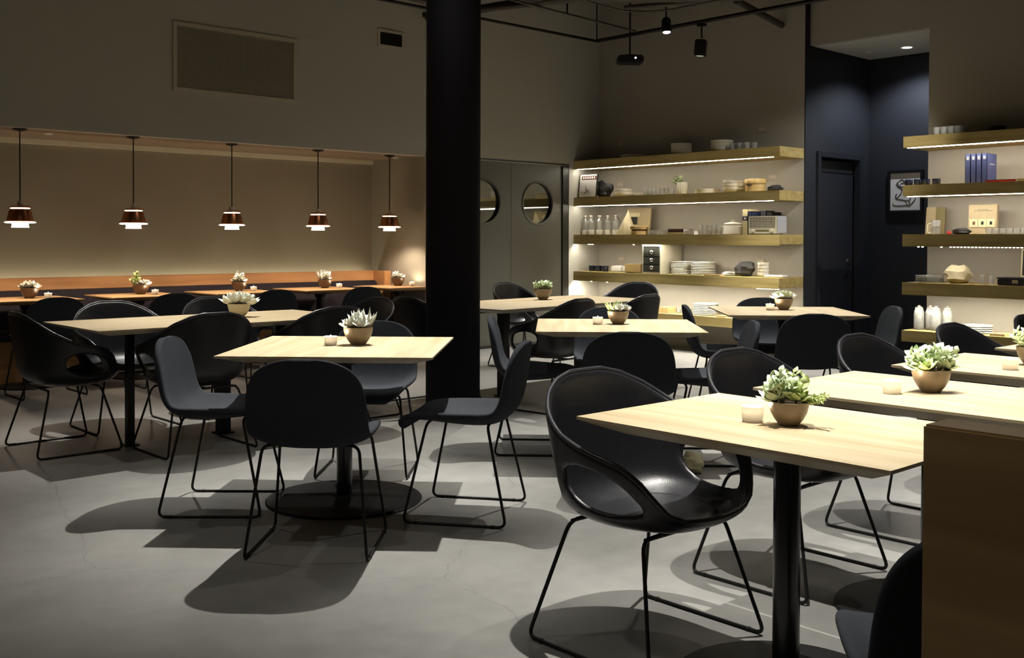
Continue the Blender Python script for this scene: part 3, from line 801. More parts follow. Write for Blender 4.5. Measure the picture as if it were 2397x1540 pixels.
def potted(loc, rz, sc, label, mix, seed, pale=False, grp='potted succulents on the tables', leafm='leaf_a', z=.75):
    rng = random.Random(seed)
    t = thing('potted_succulent', label, 'plant', (loc[0], loc[1], z), rz, grp)
    t.scale = (sc, sc, sc)
    p = MB(); p.lathe([(0, 0), (.033, 0), (.036, .004), (.050, .022), (.063, .046), (.0685, .068), (.070, .084), (.067, .085), (.065, .070), (.0, .066)], 40)
    p.build('pot', M['pot_pale'] if pale else M['pot_dark'] if 'banquette' in grp else M['pot'], t, smooth=60)
    MB().lathe([(0, .074), (.050, .074), (.0655, .069)], 24).build('soil', M['soil'], t, smooth=60)
    f1, f2 = MB(), MB()
    for kind, x, y, s in mix:
        c = (x, y, .074); o = Vector((x, y, .05)); tl = (Vector((x * 6, y * 6, 1))).normalized()
        f = f1 if kind[-1] != '2' else f2; kd = kind.rstrip('2')
        if kd == 'ros': rosette(f, (x, y, .088), s, rng, tilt=tl)
        elif kd == 'bigros': rosette(f, (x, y, .085), s, rng, n=24, tilt=tl, wid=.34)
        elif kd == 'spk': spiky(f, c, s, rng)
        elif kd == 'jade':
            for _ in range(9):
                az = rng.random() * 2 * PI; e = .25 + .75 * rng.random()
                sprig(f, c, (math.cos(az) * .8 * e + x * 6, math.sin(az) * .8 * e + y * 6, 1.0), s * (.6 + .5 * rng.random()), rng)
        elif kd == 'trail':
            for _ in range(7):
                az = math.atan2(y, x) + (rng.random() - .5) * 1.6
                sprig(f, (x, y, .080), (math.cos(az), math.sin(az), .15 + .5 * rng.random()), s * (.7 + .5 * rng.random()), rng, n=9, ls=.017)
    if f1.v: f1.build('foliage', M[leafm], t, smooth=70)
    if f2.v: f2.build('foliage', M['leaf_b'] if leafm != 'leaf_b' else M['leaf_c'], t, smooth=70)
    return t
potted((2.92, 4.27), R(20), 1.03, 'succulents with spiky leaves in a bronze pot on the front square table',
       [('spk', .026, -.020, .102), ('spk', .012, .0, .095), ('ros', -.035, .02, .058), ('ros', -.022, -.030, .05), ('ros2', -.005, .045, .05), ('jade', .0, .0, .06)], 1, leafm='leaf_c')
potted((2.56, 1.62), 0, .80, 'tall leafy succulents in a bronze pot on the nearest right table',
       [('jade', -.022, .012, .125), ('bigros', -.028, .035, .075), ('jade2', .012, -.020, .105), ('trail2', .020, -.040, .09), ('ros2', .0, -.03, .06), ('jade', -.03, .03, .10)], 2)
potted((3.49, 1.65), 0, .92, 'bushy grey-green succulents in a bronze pot on the second right table',
       [('jade', 0, 0, .10), ('jade', .02, -.02, .10), ('jade', -.03, .02, .09), ('ros', -.045, .03, .062), ('ros', .03, -.04, .06), ('ros2', -.05, .0, .055), ('jade', .025, .025, .08)], 3)
potted((4.56, 1.72), 0, .92, 'succulents in a bronze pot on the third right table at the picture edge',
       [('jade2', 0, 0, .09), ('jade', -.03, .02, .085), ('ros', .03, -.02, .06)], 4)
potted((4.84, 4.27), 0, .95, 'white-green spiky and round succulents in a bronze pot on the middle square table',
       [('spk2', -.025, .02, .085), ('bigros', .028, -.02, .062), ('bigros', .03, .005, .055), ('ros', -.02, -.02, .055), ('spk', -.01, .0, .07)], 5, leafm='leaf_c')
potted((6.78, 4.34), 0, .98, 'white rosette succulent in a bronze pot on the farthest square table',
       [('bigros', 0, 0, .085), ('bigros', .02, -.02, .075), ('ros', -.03, .03, .07), ('ros2', .0, .0, .08)], 6, leafm='leaf_c')
potted((6.30, 6.42), 0, 1.08, 'green succulents in a bronze pot on the long table beyond the column',
       [('jade', 0, 0, .07), ('jade', -.03, .02, .065), ('jade', .03, -.02, .07), ('ros', .03, .0, .06)], 7)
potted((3.36, 6.30), 0, 1.05, 'white succulents in a pale pot on the left long table',
       [('bigros', -.025, .015, .10), ('bigros', .035, -.025, .095), ('bigros', 0, 0, .09), ('spk', 0, 0, .10), ('spk', .03, -.02, .08), ('ros', -.03, .03, .07)], 8, pale=True, leafm='leaf_c')
bpl = [((3.04, 9.40), [('jade', 0, 0, .06), ('ros', -.03, .02, .06), ('ros', .03, -.02, .06), ('ros', 0, .0, .06)]), ((4.03, 9.42), [('jade2', -.03, .03, .11), ('ros', .03, -.03, .06), ('ros', 0, 0, .05)]),
       ((5.03, 9.42), [('jade', 0, 0, .10), ('ros', .02, -.02, .06), ('ros', -.02, .02, .06)]), ((6.02, 9.42), [('spk', -.02, .02, .11), ('jade', .0, 0, .09), ('ros', .02, -.02, .05)]),
       ((6.93, 9.36), [('jade', -.02, .02, .07), ('ros', .02, -.02, .06), ('ros', 0, 0, .05)])]
for k, (p, mix) in enumerate(bpl):
    potted(p, 0, 1.05, 'small potted succulent on the %s banquette table from the left' % ordn[k], mix, 20 + k, grp='potted succulents on the banquette tables', leafm='leaf_c')

def candle():
    t = thing('votive_candle', 'candle', 'candle')
    MB().lathe([(0, 0), (.024, 0), (.029, .003), (.032, .045), (.0305, .045), (.0275, .006), (0, .006)], 24).build('glass_holder', M['votive'], t, smooth=50)
    MB().lathe([(0, .007), (.024, .007), (.025, .024), (0, .024)], 20).build('wax', M['wax'], t, smooth=40)
    MB().lathe([(0, .026), (.005, .030), (.006, .036), (.003, .046), (0, .052)], 10).build('flame', M['flame'], t, smooth=80)
    return t
cd = Proto(candle())
for (x, y), lb in [((2.80, 4.33), 'lit candle on the front square table'), ((2.53, 1.72), 'lit candle beside the pot on the nearest right table'), ((3.35, 1.72), 'lit candle on the second right table'),
                   ((4.33, 1.72), 'lit candle on the third right table'), ((4.72, 4.33), 'lit candle on the middle square table'), ((6.66, 4.38), 'lit candle on the farthest square table'),
                   ((3.16, 9.30), 'lit candle on the first banquette table'), ((4.10, 9.27), 'lit candle on the second banquette table'), ((5.12, 9.30), 'lit candle on the third banquette table'),
                   ((6.12, 9.30), 'lit candle on the fourth banquette table'), ((6.985, 9.18), 'lit candle on the fifth banquette table')]:
    place(cd.get(), (x, y, .75), 0, lb, 'votive candles')

# ------------------------------------------------------------------ copper pendants
def pendant():
    t = thing('copper_pendant', 'lamp', 'pendant lamp', (0, 0, SOF))
    zb = 1.345 - SOF
    MB().lathe([(0, 0), (.056, 0), (.058, -.008), (.02, -.022), (0, -.022)], 28).build('canopy', M['black_metal'], t, smooth=40)
    MB().tube([(0, 0, -.02), (0, 0, zb + .225)], .0055, 8).build('cord', M['black_metal'], t)
    MB().lathe([(0, zb + .232), (.018, zb + .230), (.023, zb + .222), (.023, zb + .196), (0, zb + .196)], 24).build('socket', M['socket'], t, smooth=40)
    MB().lathe([(.02, zb + .198), (.060, zb + .194), (.086, zb + .184), (.088, zb + .178), (.06, zb + .180), (.02, zb + .186)], 40).build('top_cap', M['copper'], t, smooth=50)
    MB().lathe([(0, zb + .178), (.070, zb + .176), (.080, zb + .171), (.070, zb + .167), (0, zb + .166)], 40).build('upper_diffuser', M['opal'], t, smooth=60)
    MB().lathe([(.078, zb + .165), (.086, zb + .150), (.101, zb + .090), (.107, zb + .064), (.104, zb + .064), (.098, zb + .09), (.083, zb + .15), (.075, zb + .163)], 48, closed=True).build('shade', M['copper_dark'], t, smooth=60)
    MB().lathe([(0, zb + .062), (.108, zb + .061), (.126, zb + .054), (.110, zb + .047), (0, zb + .046)], 48).build('lower_diffuser', M['opal'], t, smooth=60)
    MB().lathe([(0, zb + .046), (.066, zb + .045), (.064, zb + .022), (.068, zb + .020), (.070, zb + .012), (.064, zb + .010), (0, zb + .010)], 40).build('drum', M['opal'], t, smooth=40)
    return t
pn = Proto(pendant())
for k, x in enumerate(PX):
    y = [9.19, 9.20, 9.21, 9.22, 9.26][k]
    place(pn.get(), (x, y, SOF), 0, '%s copper hanging lamp from the left over the banquette tables' % ordn[k], 'copper hanging lamps')
    pl = bpy.data.lights.new('pendant_light', 'SPOT'); pl.energy = 30; pl.color = (1.0, 0.77, 0.57); pl.shadow_soft_size = .05; pl.spot_size = R(142); pl.spot_blend = .5
    po = bpy.data.objects.new('pendant_light', pl); C.objects.link(po); po.location = (x, y, 1.33)

# ------------------------------------------------------------------ wall shelves
TOPS = [2.25, 1.791, 1.329, .873, .42]
ORD5 = ['top', 'second', 'third', 'fourth', 'lowest']
TH = .105
def wall_shelf(y0, y1, xb, z, label, grp, led, sag=()):
    t = thing('wall_shelf', label, 'shelf', (9.425, y0, z - TH), 0, grp)
    bx(0, xb - 9.425, 0, y1 - y0, 0, TH).build('board', M['oak_shelf'], t, bevel=.002)
    if led:
        if z > 1.5: bx(.030, .044, .10, y1 - y0 - .03, -.005, -.0005).build('led_strip', led, t)
        else:
            bx(.0, .007, 0, y1 - y0, -.011, .0).build('front_lip', M['oak_shelf'], t)  # lip added to hide the lit strip from eye level
            bx(.012, .024, .10, y1 - y0 - .03, -.0008, -.0004).build('led_strip', led, t)
    if sag:
        d = MB()
        for (s0, s1, st) in sag:
            y = s0
            while y <= s1:
                d.lathe([(0, -.020), (.009, -.016), (.012, -.010), (.009, -.003), (0, -.001)], 10, (.020, y, 0)); y += st
        d.build('led_beads', M['led_bead'], t, smooth=60)
    return t
LEDS = [M['led'], M['led'], M['led2'], M['led_bright'], None]
for k in range(5):
    wall_shelf(PY, YA, XB, TOPS[k], '%s oak shelf on the left shelf wall beside the porthole panels' % ORD5[k], 'left wall shelves', LEDS[k],
               [(), (), ((2.66, 2.74, .035), (2.0, 2.0, 1)), ((2.68, 2.68, 1), (2.42, 2.42, 1), (.02, .30, .032)), ()][k])
    wall_shelf(2.6, PE, XB + .05, TOPS[k], '%s oak shelf on the right shelf wall beyond the passage' % ORD5[k], 'right wall shelves', [M['led_r'], M['led_r'], M['led_r'], M['led_bright'], None][k],
               [(), (), ((1.96, 2.0, .04), (1.78, 1.78, 1), (1.0, 1.70, .033)), (), ()][k])
lo_ = tag(bx(9.60, XB, PY + .05, YA, 0, .0 + .001).build('x', M['paint']), 'x', 'x') if False else None

# things on the shelves -------------------------------------------------
def ordinal(i, n):
    if n == 1: return 'only'
    if i == 0: return 'lowest'
    if i == n - 1: return 'topmost'
    return ['', 'second', 'third', 'fourth', 'fifth', 'sixth', 'seventh', 'eighth', 'ninth', 'tenth', 'eleventh', 'twelfth', 'thirteenth'][i]
def lathe_obj(name, prof, m, n=32, smooth=50, **kw):
    return MB().lathe(prof, n, **kw).build(name, m, smooth=smooth)
def stack(proto, name, cat, n, x, y, z, dz, place_txt, grp, jit=.002, seed=0, tilt=0.0):
    rng = random.Random(seed)
    for i in range(n):
        o = proto.get()
        o.location = (x + rng.uniform(-jit, jit), y + rng.uniform(-jit, jit), z + i * dz)
        if tilt and i == n - 1: o.rotation_euler = (tilt, 0, 0)
        tag(o, '%s, %s from below, %s' % (name, ordinal(i, n), place_txt) if ordinal(i, n) not in ('lowest', 'topmost', 'only') else '%s, %s one %s' % (name, ordinal(i, n), place_txt), cat, grp)
def plate_prof(r, h): return [(0, 0), (r * .80, 0), (r * .93, h * .12), (r, h * .35), (r, h * .85), (r - .004, h * .85), (r - .006, h * .40), (r * .80, .005), (0, .005)]
def bowl_prof(r, h, f=.62): return [(0, 0), (r * f, 0), (r * f * 1.02, .004), (r * .93, h * .32), (r * .99, h * .6), (r, h), (r - .004, h), (r * .95, h * .6), (r * .88, h * .34), (r * f, .010), (0, .008)]
def glass_prof(r, h, b=.8): return [(0, 0), (r * b, 0), (r, h), (r - .0025, h), (r * b - .002, .008), (0, .008)]
pl = Proto(lathe_obj('plate', plate_prof(.142, .020), M['white']))
pw = Proto(lathe_obj('plate', plate_prof(.135, .014), M['white']))
bl = Proto(lathe_obj('bowl', bowl_prof(.122, .062), M['cream']))
bb = Proto(lathe_obj('bowl', bowl_prof(.126, .060), M['cream']))
sb = Proto(lathe_obj('small_bowl', bowl_prof(.062, .048), M['white']))
gl = Proto(lathe_obj('drinking_glass', glass_prof(.035, .085), M['glass'], 20))
gs = Proto(lathe_obj('low_glass', glass_prof(.033, .055, .85), M['glass'], 20))
XS = 9.58
Z1, Z2, Z3, Z4, Z5 = TOPS
# top left shelf
stack(pl, 'grey-lit plate', 'plate', 3, XS, 8.24, Z1, .014, 'at the left of the top left shelf', 'plates on the top left shelf')
stack(bl, 'pale bowl', 'bowl', 3, XS, 7.50, Z1, .036, 'in the middle of the top left shelf', 'middle bowls on the top left shelf')
stack(bb, 'large pale bowl', 'bowl', 3, XS, 6.93, Z1, .036, 'at the right of the top left shelf', 'right bowls on the top left shelf')
for k in range(6):
    tag(place(gl.get(), (9.52 + .08 * (k % 2), 6.74 - .045 * k, Z1)), '%s glass from the left on top of the left shelves' % ['first', 'second', 'third', 'fourth', 'fifth', 'sixth'][k], 'glass', 'glasses on the top left shelf')
# second left shelf
po = thing('leaning_poster', 'framed poster with an oxblood band leaning at the far left of the second shelf', 'poster', (9.475, 8.885, Z2), 0)
bx(0, .02, -.15, .15, 0, .29).build('frame', M['ink'], po)
bx(-.003, 0, -.142, .135, .008, .285).build('sheet', M['paper'], po)
bx(-.004, -.003, -.142, .105, .222, .268).build('printed_band', M['red_band'], po)
tx = MB()
for k in range(6): tx.box(-.0055, -.004, .085 - .036 * k - .022, .085 - .036 * k, .232, .258)
tx.build('band_marks', M['paper'], po)
ln = MB(); ln.tube([(-.005, .03, .15), (-.005, .02, .08), (-.005, .05, .03)], .0025, 5); ln.tube([(-.005, .03, .11), (-.005, -.02, .08)], .0025, 5); ln.tube([(-.005, .11, .07), (-.005, -.05, .065)], .0015, 5)
ln.build('figure_lines', M['grey_paper'], po)
po.rotation_euler = (0, R(6), 0)
def crumple(name, label, m, loc, sx, sy, sz, seed, lobes=(), cat='bag'):
    rng = random.Random(seed); bm = bmesh.new()
    bmesh.ops.create_icosphere(bm, subdivisions=3, radius=1)
    for v_ in bm.verts:
        n = v_.co.normalized()
        k = .82 + .10 * math.sin(5 * n.x + seed) * math.cos(4 * n.y + 2 * n.z) + .07 * math.sin(9 * n.z + 3 * n.x) + rng.uniform(-.03, .03)
        for (d, amp, wd) in lobes:
            q = n.dot(Vector(d).normalized())
            if q > wd: k += amp * (q - wd) / (1 - wd)
        v_.co = Vector((n.x * k * sx, n.y * k * sy, n.z * k * sz))
    zmin = min(v_.co.z for v_ in bm.verts)
    for v_ in bm.verts:
        v_.co.z = max(v_.co.z, -sz * .62) + sz * .62
    me = bpy.data.meshes.new(name); bm.to_mesh(me); bm.free(); me.materials.append(m)
    me.polygons.foreach_set('use_smooth', [True] * len(me.polygons)); me.set_sharp_from_angle(angle=R(35))
    o = bpy.data.objects.new(name, me); C.objects.link(o); o.location = loc
    return tag(o, label, cat)
crumple('knotted_napkin', 'black folded cloth with upright corners on the second left shelf', M['black_paper'], (9.605, 8.72, Z2), .085, .12, .095, 3, [((0, -1, .9), .75, .75), ((0, .3, 1), .9, .85), ((0, 1, .4), .2, .8)], 'napkin')
stack(Proto(lathe_obj('bowl', bowl_prof(.120, .06), M['white'])), 'white bowl', 'bowl', 2, 9.56, 8.36, Z2, .038, 'left on the second left shelf', 'bowls at left of the second shelf')
stack(pw, 'white plate', 'plate', 3, 9.70, 8.13, Z2, .012, 'half behind the white bowls', 'plates behind the white bowls')
n7 = ['first', 'second', 'third', 'fourth', 'fifth', 'sixth', 'seventh', 'eighth']
for k in range(7): tag(place(gl.get(), (9.50, 7.955 - .062 * k, Z2)), '%s glass from the left on the second left shelf' % n7[k], 'glass', 'glasses on the second left shelf')
vs_ = thing('ribbed_vase', 'white ribbed vase on the second left shelf in front of greenery', 'vase', (9.52, 7.435, Z2))
MB().lathe([(0, 0), (.045, 0), (.05, .004), (.058, .07), (.056, .14), (.052, .14), (.052, .02), (0, .01)], 60, flute=.06, nf=14).build('body', M['cream'], vs_, smooth=60)
gp = thing('potted_greenery', 'glass vase with hanging green leaves on the second left shelf', 'plant', (9.62, 7.54, Z2))
MB().lathe(glass_prof(.045, .13, .9), 24).build('glass_pot', M['glass'], gp, smooth=50)
rng = random.Random(9); f = MB()
for k in range(22):
    az = rng.uniform(0, 2 * PI); e = rng.uniform(.3, 1.4)
    sprig(f, (0, 0, .10), (-abs(math.cos(az)) * .5, math.sin(az) * e + .25, .9), rng.uniform(.07, .13), rng, n=8, ls=.03)
f.build('foliage', M['leaf_a'], gp, smooth=70)
stack(Proto(lathe_obj('shallow_dish', [(0, 0), (.14, 0), (.142, .004), (.142, .026), (.136, .026), (.134, .006), (0, .006)], M['cream'], 40)), 'cream shallow dish', 'dish', 2, 9.57, 7.117, Z2, .027, 'on the second left shelf', 'shallow dishes')
stack(bb, 'cream bowl', 'bowl', 3, 9.57, 6.75, Z2, .038, 'left of the bamboo steamer', 'bowls beside the steamer', tilt=R(3))
stm = thing('bamboo_steamer', 'round bamboo steamer with lid on the second left shelf', 'steamer', (9.56, 6.466, Z2))
MB().lathe([(0, .0), (.112, 0), (.112, .078), (.104, .078), (.104, .02), (0, .02)], 40).build('basket', M['bamboo'], stm, smooth=40)
MB().lathe([(0, .145), (.08, .143), (.115, .138), (.118, .132), (.118, .092), (.108, .092), (.108, .08), (0, .08)], 40).build('lid', M['bamboo'], stm, smooth=40)
bx(-.119, -.109, -.02, .035, .066, .076).build('handle_tie', M['ink'], stm)
crumple('folded_cloth', 'small black crumpled cloth at the right of the second left shelf', M['black_paper'], (9.55, 6.214, Z2), .06, .11, .045, 8, cat='cloth')
# third left shelf
for k, (x, y) in enumerate([(9.50, 8.94), (9.50, 8.84), (9.55, 8.745), (9.62, 8.67), (9.70, 8.60)]):
    b_ = thing('glass_bottle', 'white-labelled glass bottle, %s from the left on the third left shelf' % n7[k], 'bottle', (x, y, Z3), 0, 'bottles on the third shelf')
    MB().lathe([(0, 0), (.040, 0), (.043, .006), (.043, .150), (.038, .172), (.018, .195), (.015, .222), (.019, .224), (.019, .236), (0, .236)], 24).build('glass_body', M['glass'], b_, smooth=50)
    MB().lathe([(.0440, .004), (.0445, .006), (.0445, .060), (.0440, .062)], 24).build('label', M['label'], b_, smooth=60)
    MB().lathe([(0, .225), (.021, .225), (.021, .243), (0, .243)], 16).build('cap', M['socket'], b_, smooth=40)
fr_ = thing('leaning_print', 'thin framed beige print leaning behind the paper sculpture on the third left shelf', 'picture', (9.74, 8.29, Z3))
bx(0, .015, -.19, .19, 0, .325).build('backing', M['tan'], fr_)
g_ = MB(); g_.box(-.006, 0, -.19, -.18, 0, .325); g_.box(-.006, 0, .18, .19, 0, .325); g_.box(-.006, 0, -.18, .18, .315, .325); g_.box(-.006, 0, -.18, .18, 0, .01); g_.build('frame', M['tan'], fr_)
bx(-.004, 0, .02, .17, .13, .22).build('dark_print_area', M['ink'], fr_); bx(-.005, 0, -.02, .17, .22, .27).build('pale_print_area', M['cream_book'], fr_)
fr_.rotation_euler = (0, R(6), 0)
ps = MB()   # folded paper sculpture: pointed sail shapes
ps.add([(0, .15, 0), (.0, -.12, 0), (.02, -.03, .30), (.06, -.12, .02), (.05, .15, .0), (-.05, -.02, 0), (-.03, .0, .18)],
       [(0, 1, 2), (0, 2, 4), (1, 3, 2), (4, 2, 3), (0, 5, 6), (5, 1, 6), (0, 6, 2), (6, 1, 2), (0, 4, 3, 1)])
tag(ps.build('paper_sculpture', M['beige_paper'], loc=(9.58, 8.345, Z3)), 'pointed folded beige paper sculpture on the third left shelf', 'sculpture')
wb = thing('round_wooden_box', 'small wooden box with a lid on the third left shelf', 'box', (9.56, 8.105, Z3))
MB().lathe([(0, 0), (.095, 0), (.10, .004), (.10, .045), (0, .045)], 32).build('body', M['bamboo'], wb, smooth=40)
MB().lathe([(.095, .045), (.097, .06), (.09, .062), (.09, .045)], 32).build('dark_gap', M['maroon'], wb, smooth=40)
MB().lathe([(0, .062), (.108, .062), (.112, .07), (.112, .098), (.10, .104), (0, .104)], 32).build('lid', M['bamboo'], wb, smooth=40)
for k in range(7): tag(place(gs.get(), (9.50, 7.90 - .0505 * k, Z3)), '%s low glass from the left on the third left shelf' % n7[k], 'glass', 'low glasses on the third left shelf')
def flat_book(label, loc, L, D, H, m, rz=0, grp=None, pages=True):
    t = thing('book', label, 'book', loc, rz, grp)
    c = MB(); c.box(0, D, 0, L, 0, .003); c.box(0, D, 0, L, H - .003, H); c.box(0, .003, 0, L, 0, H); c.build('cover', m, t)
    bx(.004, D - .003, .003, L - .003, .003, H - .003).build('pages', M['paper'], t)
    return t
flat_book('cream book lying under the maroon one on the third left shelf', (9.47, 7.375, Z3), .235, .18, .03, M['cream_book'], grp='books lying on the third left shelf')
flat_book('dark maroon book lying on a cream book on the third left shelf', (9.475, 7.385, Z3 + .03), .22, .17, .035, M['maroon'], grp='books lying on the third left shelf')
flat_book('white book lying between the maroon book and the stacked glasses', (9.48, 7.235, Z3), .13, .16, .045, M['paper'], grp='books lying on the third left shelf')
for k in range(10):
    tag(place(gs.get(), (9.50, 7.145 - .060 * (k % 5), Z3 + (.0555 if k >= 5 else 0))), '%s glass from the left in the %s layer beside the white pot' % (n7[k % 5], 'upper' if k >= 5 else 'lower'), 'glass', 'stacked glasses beside the white pot')
cp = thing('casserole_pot', 'white lidded casserole with two handles on the third left shelf', 'pot', (9.57, 6.765, Z3))
MB().lathe([(0, 0), (.105, 0), (.112, .006), (.108, .06), (.098, .105), (.104, .11), (0, .11)], 40).build('body', M['white'], cp, smooth=50)
MB().lathe([(0, .111), (.102, .111), (.104, .117), (.09, .128), (.045, .138), (.02, .142), (.02, .150), (.028, .156), (.02, .162), (0, .163)], 40).build('lid', M['white'], cp, smooth=60)
for s in (-1, 1):
    hh = MB(); hh.tube([(-.03, s * .095, .085), (-.028, s * .132, .085), (.028, s * .132, .085), (.03, s * .095, .085)], .008, 8, fillet=.015); hh.build('handle', M['white'], cp, smooth=60)
def standing_book(label, y, w_, H, D, m, grp, x=9.50, z=Z3, marks=None, band=None, rx=0.0):
    t = thing('book', label, 'book', (x, y, z), 0, grp)
    c = MB(); c.box(0, D, 0, .003, 0, H); c.box(0, D, w_ - .003, w_, 0, H); c.box(0, .004, 0, w_, 0, H); c.build('cover', m, t)
    bx(.005, D - .003, .003, w_ - .003, .003, H - .004).build('pages', M['paper'], t)
    if band: bx(-.001, 0, 0.001, w_ - .001, H * band[0], H * band[1]).build('spine_band', M['ink'], t)
    if marks:
        q = MB()
        for a, b in marks: q.box(-.0015, 0, w_ * .28, w_ * .72, H * a, H * b)
        q.build('spine_lettering', M['gilt'], t)
    return t
g3 = 'books standing left of the radio'
standing_book('cream book with a black band on its spine left of the radio', 6.535, .070, .272, .19, M['cream_book'], g3, band=(.55, .72), marks=[(.60, .68)])
standing_book('narrow dark blue book next to the cream one left of the radio', 6.487, .045, .25, .19, M['darkblue'], g3, marks=[(.45, .75)])
standing_book('charcoal book half hidden behind the radio', 6.415, .068, .259, .17, M['charcoal_book'], g3, x=9.66)
standing_book('lower black book behind the radio, right of the charcoal one', 6.342, .070, .243, .17, M['ink'], g3, x=9.67)
rd = thing('vintage_radio', 'small vintage radio with grey case and ivory front on the third left shelf', 'radio', (9.44, 6.14, Z3))
bx(0.012, .20, 0, .345, .008, .195).build('case', M['radio'], rd, bevel=.008)
fc = MB(); fc.box(0, .012, 0, .345, .008, .065); fc.box(0, .012, 0, .345, .180, .195); fc.box(0, .012, 0, .015, .065, .18); fc.box(0, .012, .33, .345, .065, .18); fc.build('front_panel', M['radio_front'], rd)
bx(.006, .012, .015, .33, .065, .18).build('grille_cloth', M['grille'], rd)
gr = MB()
for k in range(17): gr.box(.001, .006, .015 + .0185 * k, .020 + .0185 * k, .065, .18)
for k in range(6): gr.box(.0005, .0055, .015, .33, .072 + .018 * k, .077 + .018 * k)
gr.build('grille_bars', M['radio_front'], rd)
for y_ in (.055, .29):
    kb = MB(); kb.lathe([(0, -.018), (.017, -.016), (.020, 0), (.020, .002)], 20, (0, y_, .038), 'X'); kb.build('knob', M['radio_front'], rd, smooth=40)
bx(-.001, 0, .09, .255, .03, .05).build('tuning_scale', M['olive'], rd)
ft = MB(); [ft.box(.03, .05, y_, y_ + .02, 0, .008) for y_ in (.03, .29)]; [ft.box(.15, .17, y_, y_ + .02, 0, .008) for y_ in (.03, .29)]; ft.build('feet', M['ink'], rd)
# fourth left shelf
def mug(label, y, z, grp, x=9.53, s=1.0, rz=-2.3):
    t = thing('enamel_mug', label, 'mug', (x, y, z), rz, grp)
    MB().lathe([(0, 0), (.036 * s, 0), (.042 * s, .006), (.044 * s, .07 * s), (.041 * s, .07 * s), (.038 * s, .010), (0, .008)], 28).build('cup', M['navy'], t, smooth=50)
    q = MB(); q.tube([(.042 * s, 0, .058 * s), (.068 * s, 0, .052 * s), (.068 * s, 0, .022 * s), (.042 * s, 0, .015 * s)], .005, 8, fillet=.014); q.build('handle', M['navy'], t, smooth=60)
    return t
for k, y in enumerate([8.85, 8.74, 8.63]): mug('%s navy mug from the left on the fourth left shelf' % n7[k], y, Z4, 'navy mugs on the fourth left shelf')
tag(bx(-.06, .06, -.09, .09, 0, .078).build('white_container', M['white'], loc=(9.53, 8.40, Z4), bevel=.014), 'white rounded container on the fourth left shelf', 'container')
bx_ = thing('wooden_tray_box', 'low wooden box between white container and small drawer cabinet', 'box', (9.48, 8.02, Z4))
q = MB(); q.box(0, .14, 0, .012, 0, .105); q.box(0, .14, .228, .24, 0, .105); q.box(0, .012, .012, .228, 0, .105); q.box(.128, .14, .012, .228, 0, .105); q.box(0, .14, .012, .228, 0, .012)
q.build('sides', M['bamboo'], bx_); bx(-.004, 0, .076, .088, 0, .107).build('corner_strip', M['bamboo'], bx_)
cb = thing('drawer_cabinet', 'small cream cabinet with three dark drawers on the fourth left shelf', 'cabinet', (9.455, 7.70, Z4))
q = MB(); q.box(0, .40, 0, .012, 0, .342); q.box(0, .40, .258, .27, 0, .342); q.box(0, .40, .012, .258, .318, .342); q.box(0, .40, .012, .258, 0, .02); q.box(.388, .40, .012, .258, .02, .318)
q.build('carcass', M['cab'], cb)
bx(.004, .02, .012, .258, .290, .318).build('label_slot', M['ink'], cb)
for k, z_ in enumerate((.022, .112, .202)):
    d_ = bx(.002, .36, .014, .256, z_, z_ + .084).build('drawer', M['drawer'], cb, bevel=.002)
    q = MB(); q.lathe([(.0, -.016), (.018, -.012), (.024, 0)], 16, (.002, .135, z_ + .048), 'X'); q.box(-.003, .002, .095, .175, z_ + .04, z_ + .056)
    q.build('cup_handle', M['chrome'], d_, smooth=60)
stack(pl, 'white plate', 'plate', 8, 9.62, 7.50, Z4, .0185, 'right next to the small drawer cabinet', 'tall plate stack beside the cabinet', seed=3)
stack(pl, 'white plate', 'plate', 8, 9.62, 7.205, Z4, .0185, 'second to the right of the small drawer cabinet', 'tall plate stack farther from the cabinet', seed=4)
tag(bx(0, .07, 0, .22, 0, .018).build('cutting_board', M['bamboo'], loc=(9.43, 6.84, Z4)), 'thin wooden board in front of the plates on the fourth left shelf', 'board')
crumple('folded_napkins', 'flat pile of white napkins left of the dark grey paper bag', M['paper'], (9.60, 6.83, Z4), .09, .12, .03, 12, cat='napkins')
crumple('paper_bag', 'dark grey crumpled paper bag on the fourth left shelf', M['grey_paper'], (9.56, 6.60, Z4), .10, .125, .095, 6, [((0, -1, 1.1), .35, .5), ((0, 1, .7), .15, .5)])
stack(sb, 'small white bowl', 'bowl', 4, 9.53, 6.345, Z4, .036, 'right of the dark grey paper bag', 'small white bowls')
tag(bx(-.06, .06, -.12, .12, 0, .026).build('rectangular_dish', M['white'], loc=(9.52, 6.18, Z4), bevel=.008), 'long white dish at the right end of the fourth left shelf', 'dish')
# lowest left shelf
dc = thing('glass_decanter', 'tall clear glass decanter on the lowest left shelf', 'decanter', (9.72, 7.99, Z5))
MB().lathe([(0, 0), (.045, 0), (.05, .01), (.048, .13), (.02, .17), (.018, .21), (.024, .22), (.022, .22), (.015, .20), (.045, .12), (.045, .012), (0, .01)], 28).build('glass_body', M['glass_dim'], dc, smooth=60)
MB().lathe([(0, .215), (.016, .215), (.022, .23), (.014, .245), (0, .245)], 16).build('stopper', M['glass'], dc, smooth=60)
tag(bx(-.07, .07, -.065, .065, 0, .055).build('wooden_box', M['oak_warm'], loc=(9.56, 7.845, Z5), bevel=.004), 'dark wooden box on the lowest left shelf', 'box')
tag(bx(-.08, .08, -.08, .08, 0, .07).build('wooden_box', M['bamboo'], loc=(9.56, 7.69, Z5), bevel=.004), 'pale bamboo box beside the dark one on the lowest left shelf', 'box')
for k in range(4): tag(place(gs.get(), (9.55, 7.49 - .062 * k, Z5)), '%s low glass from the left on the lowest left shelf' % n7[k], 'glass', 'low glasses on the lowest left shelf')
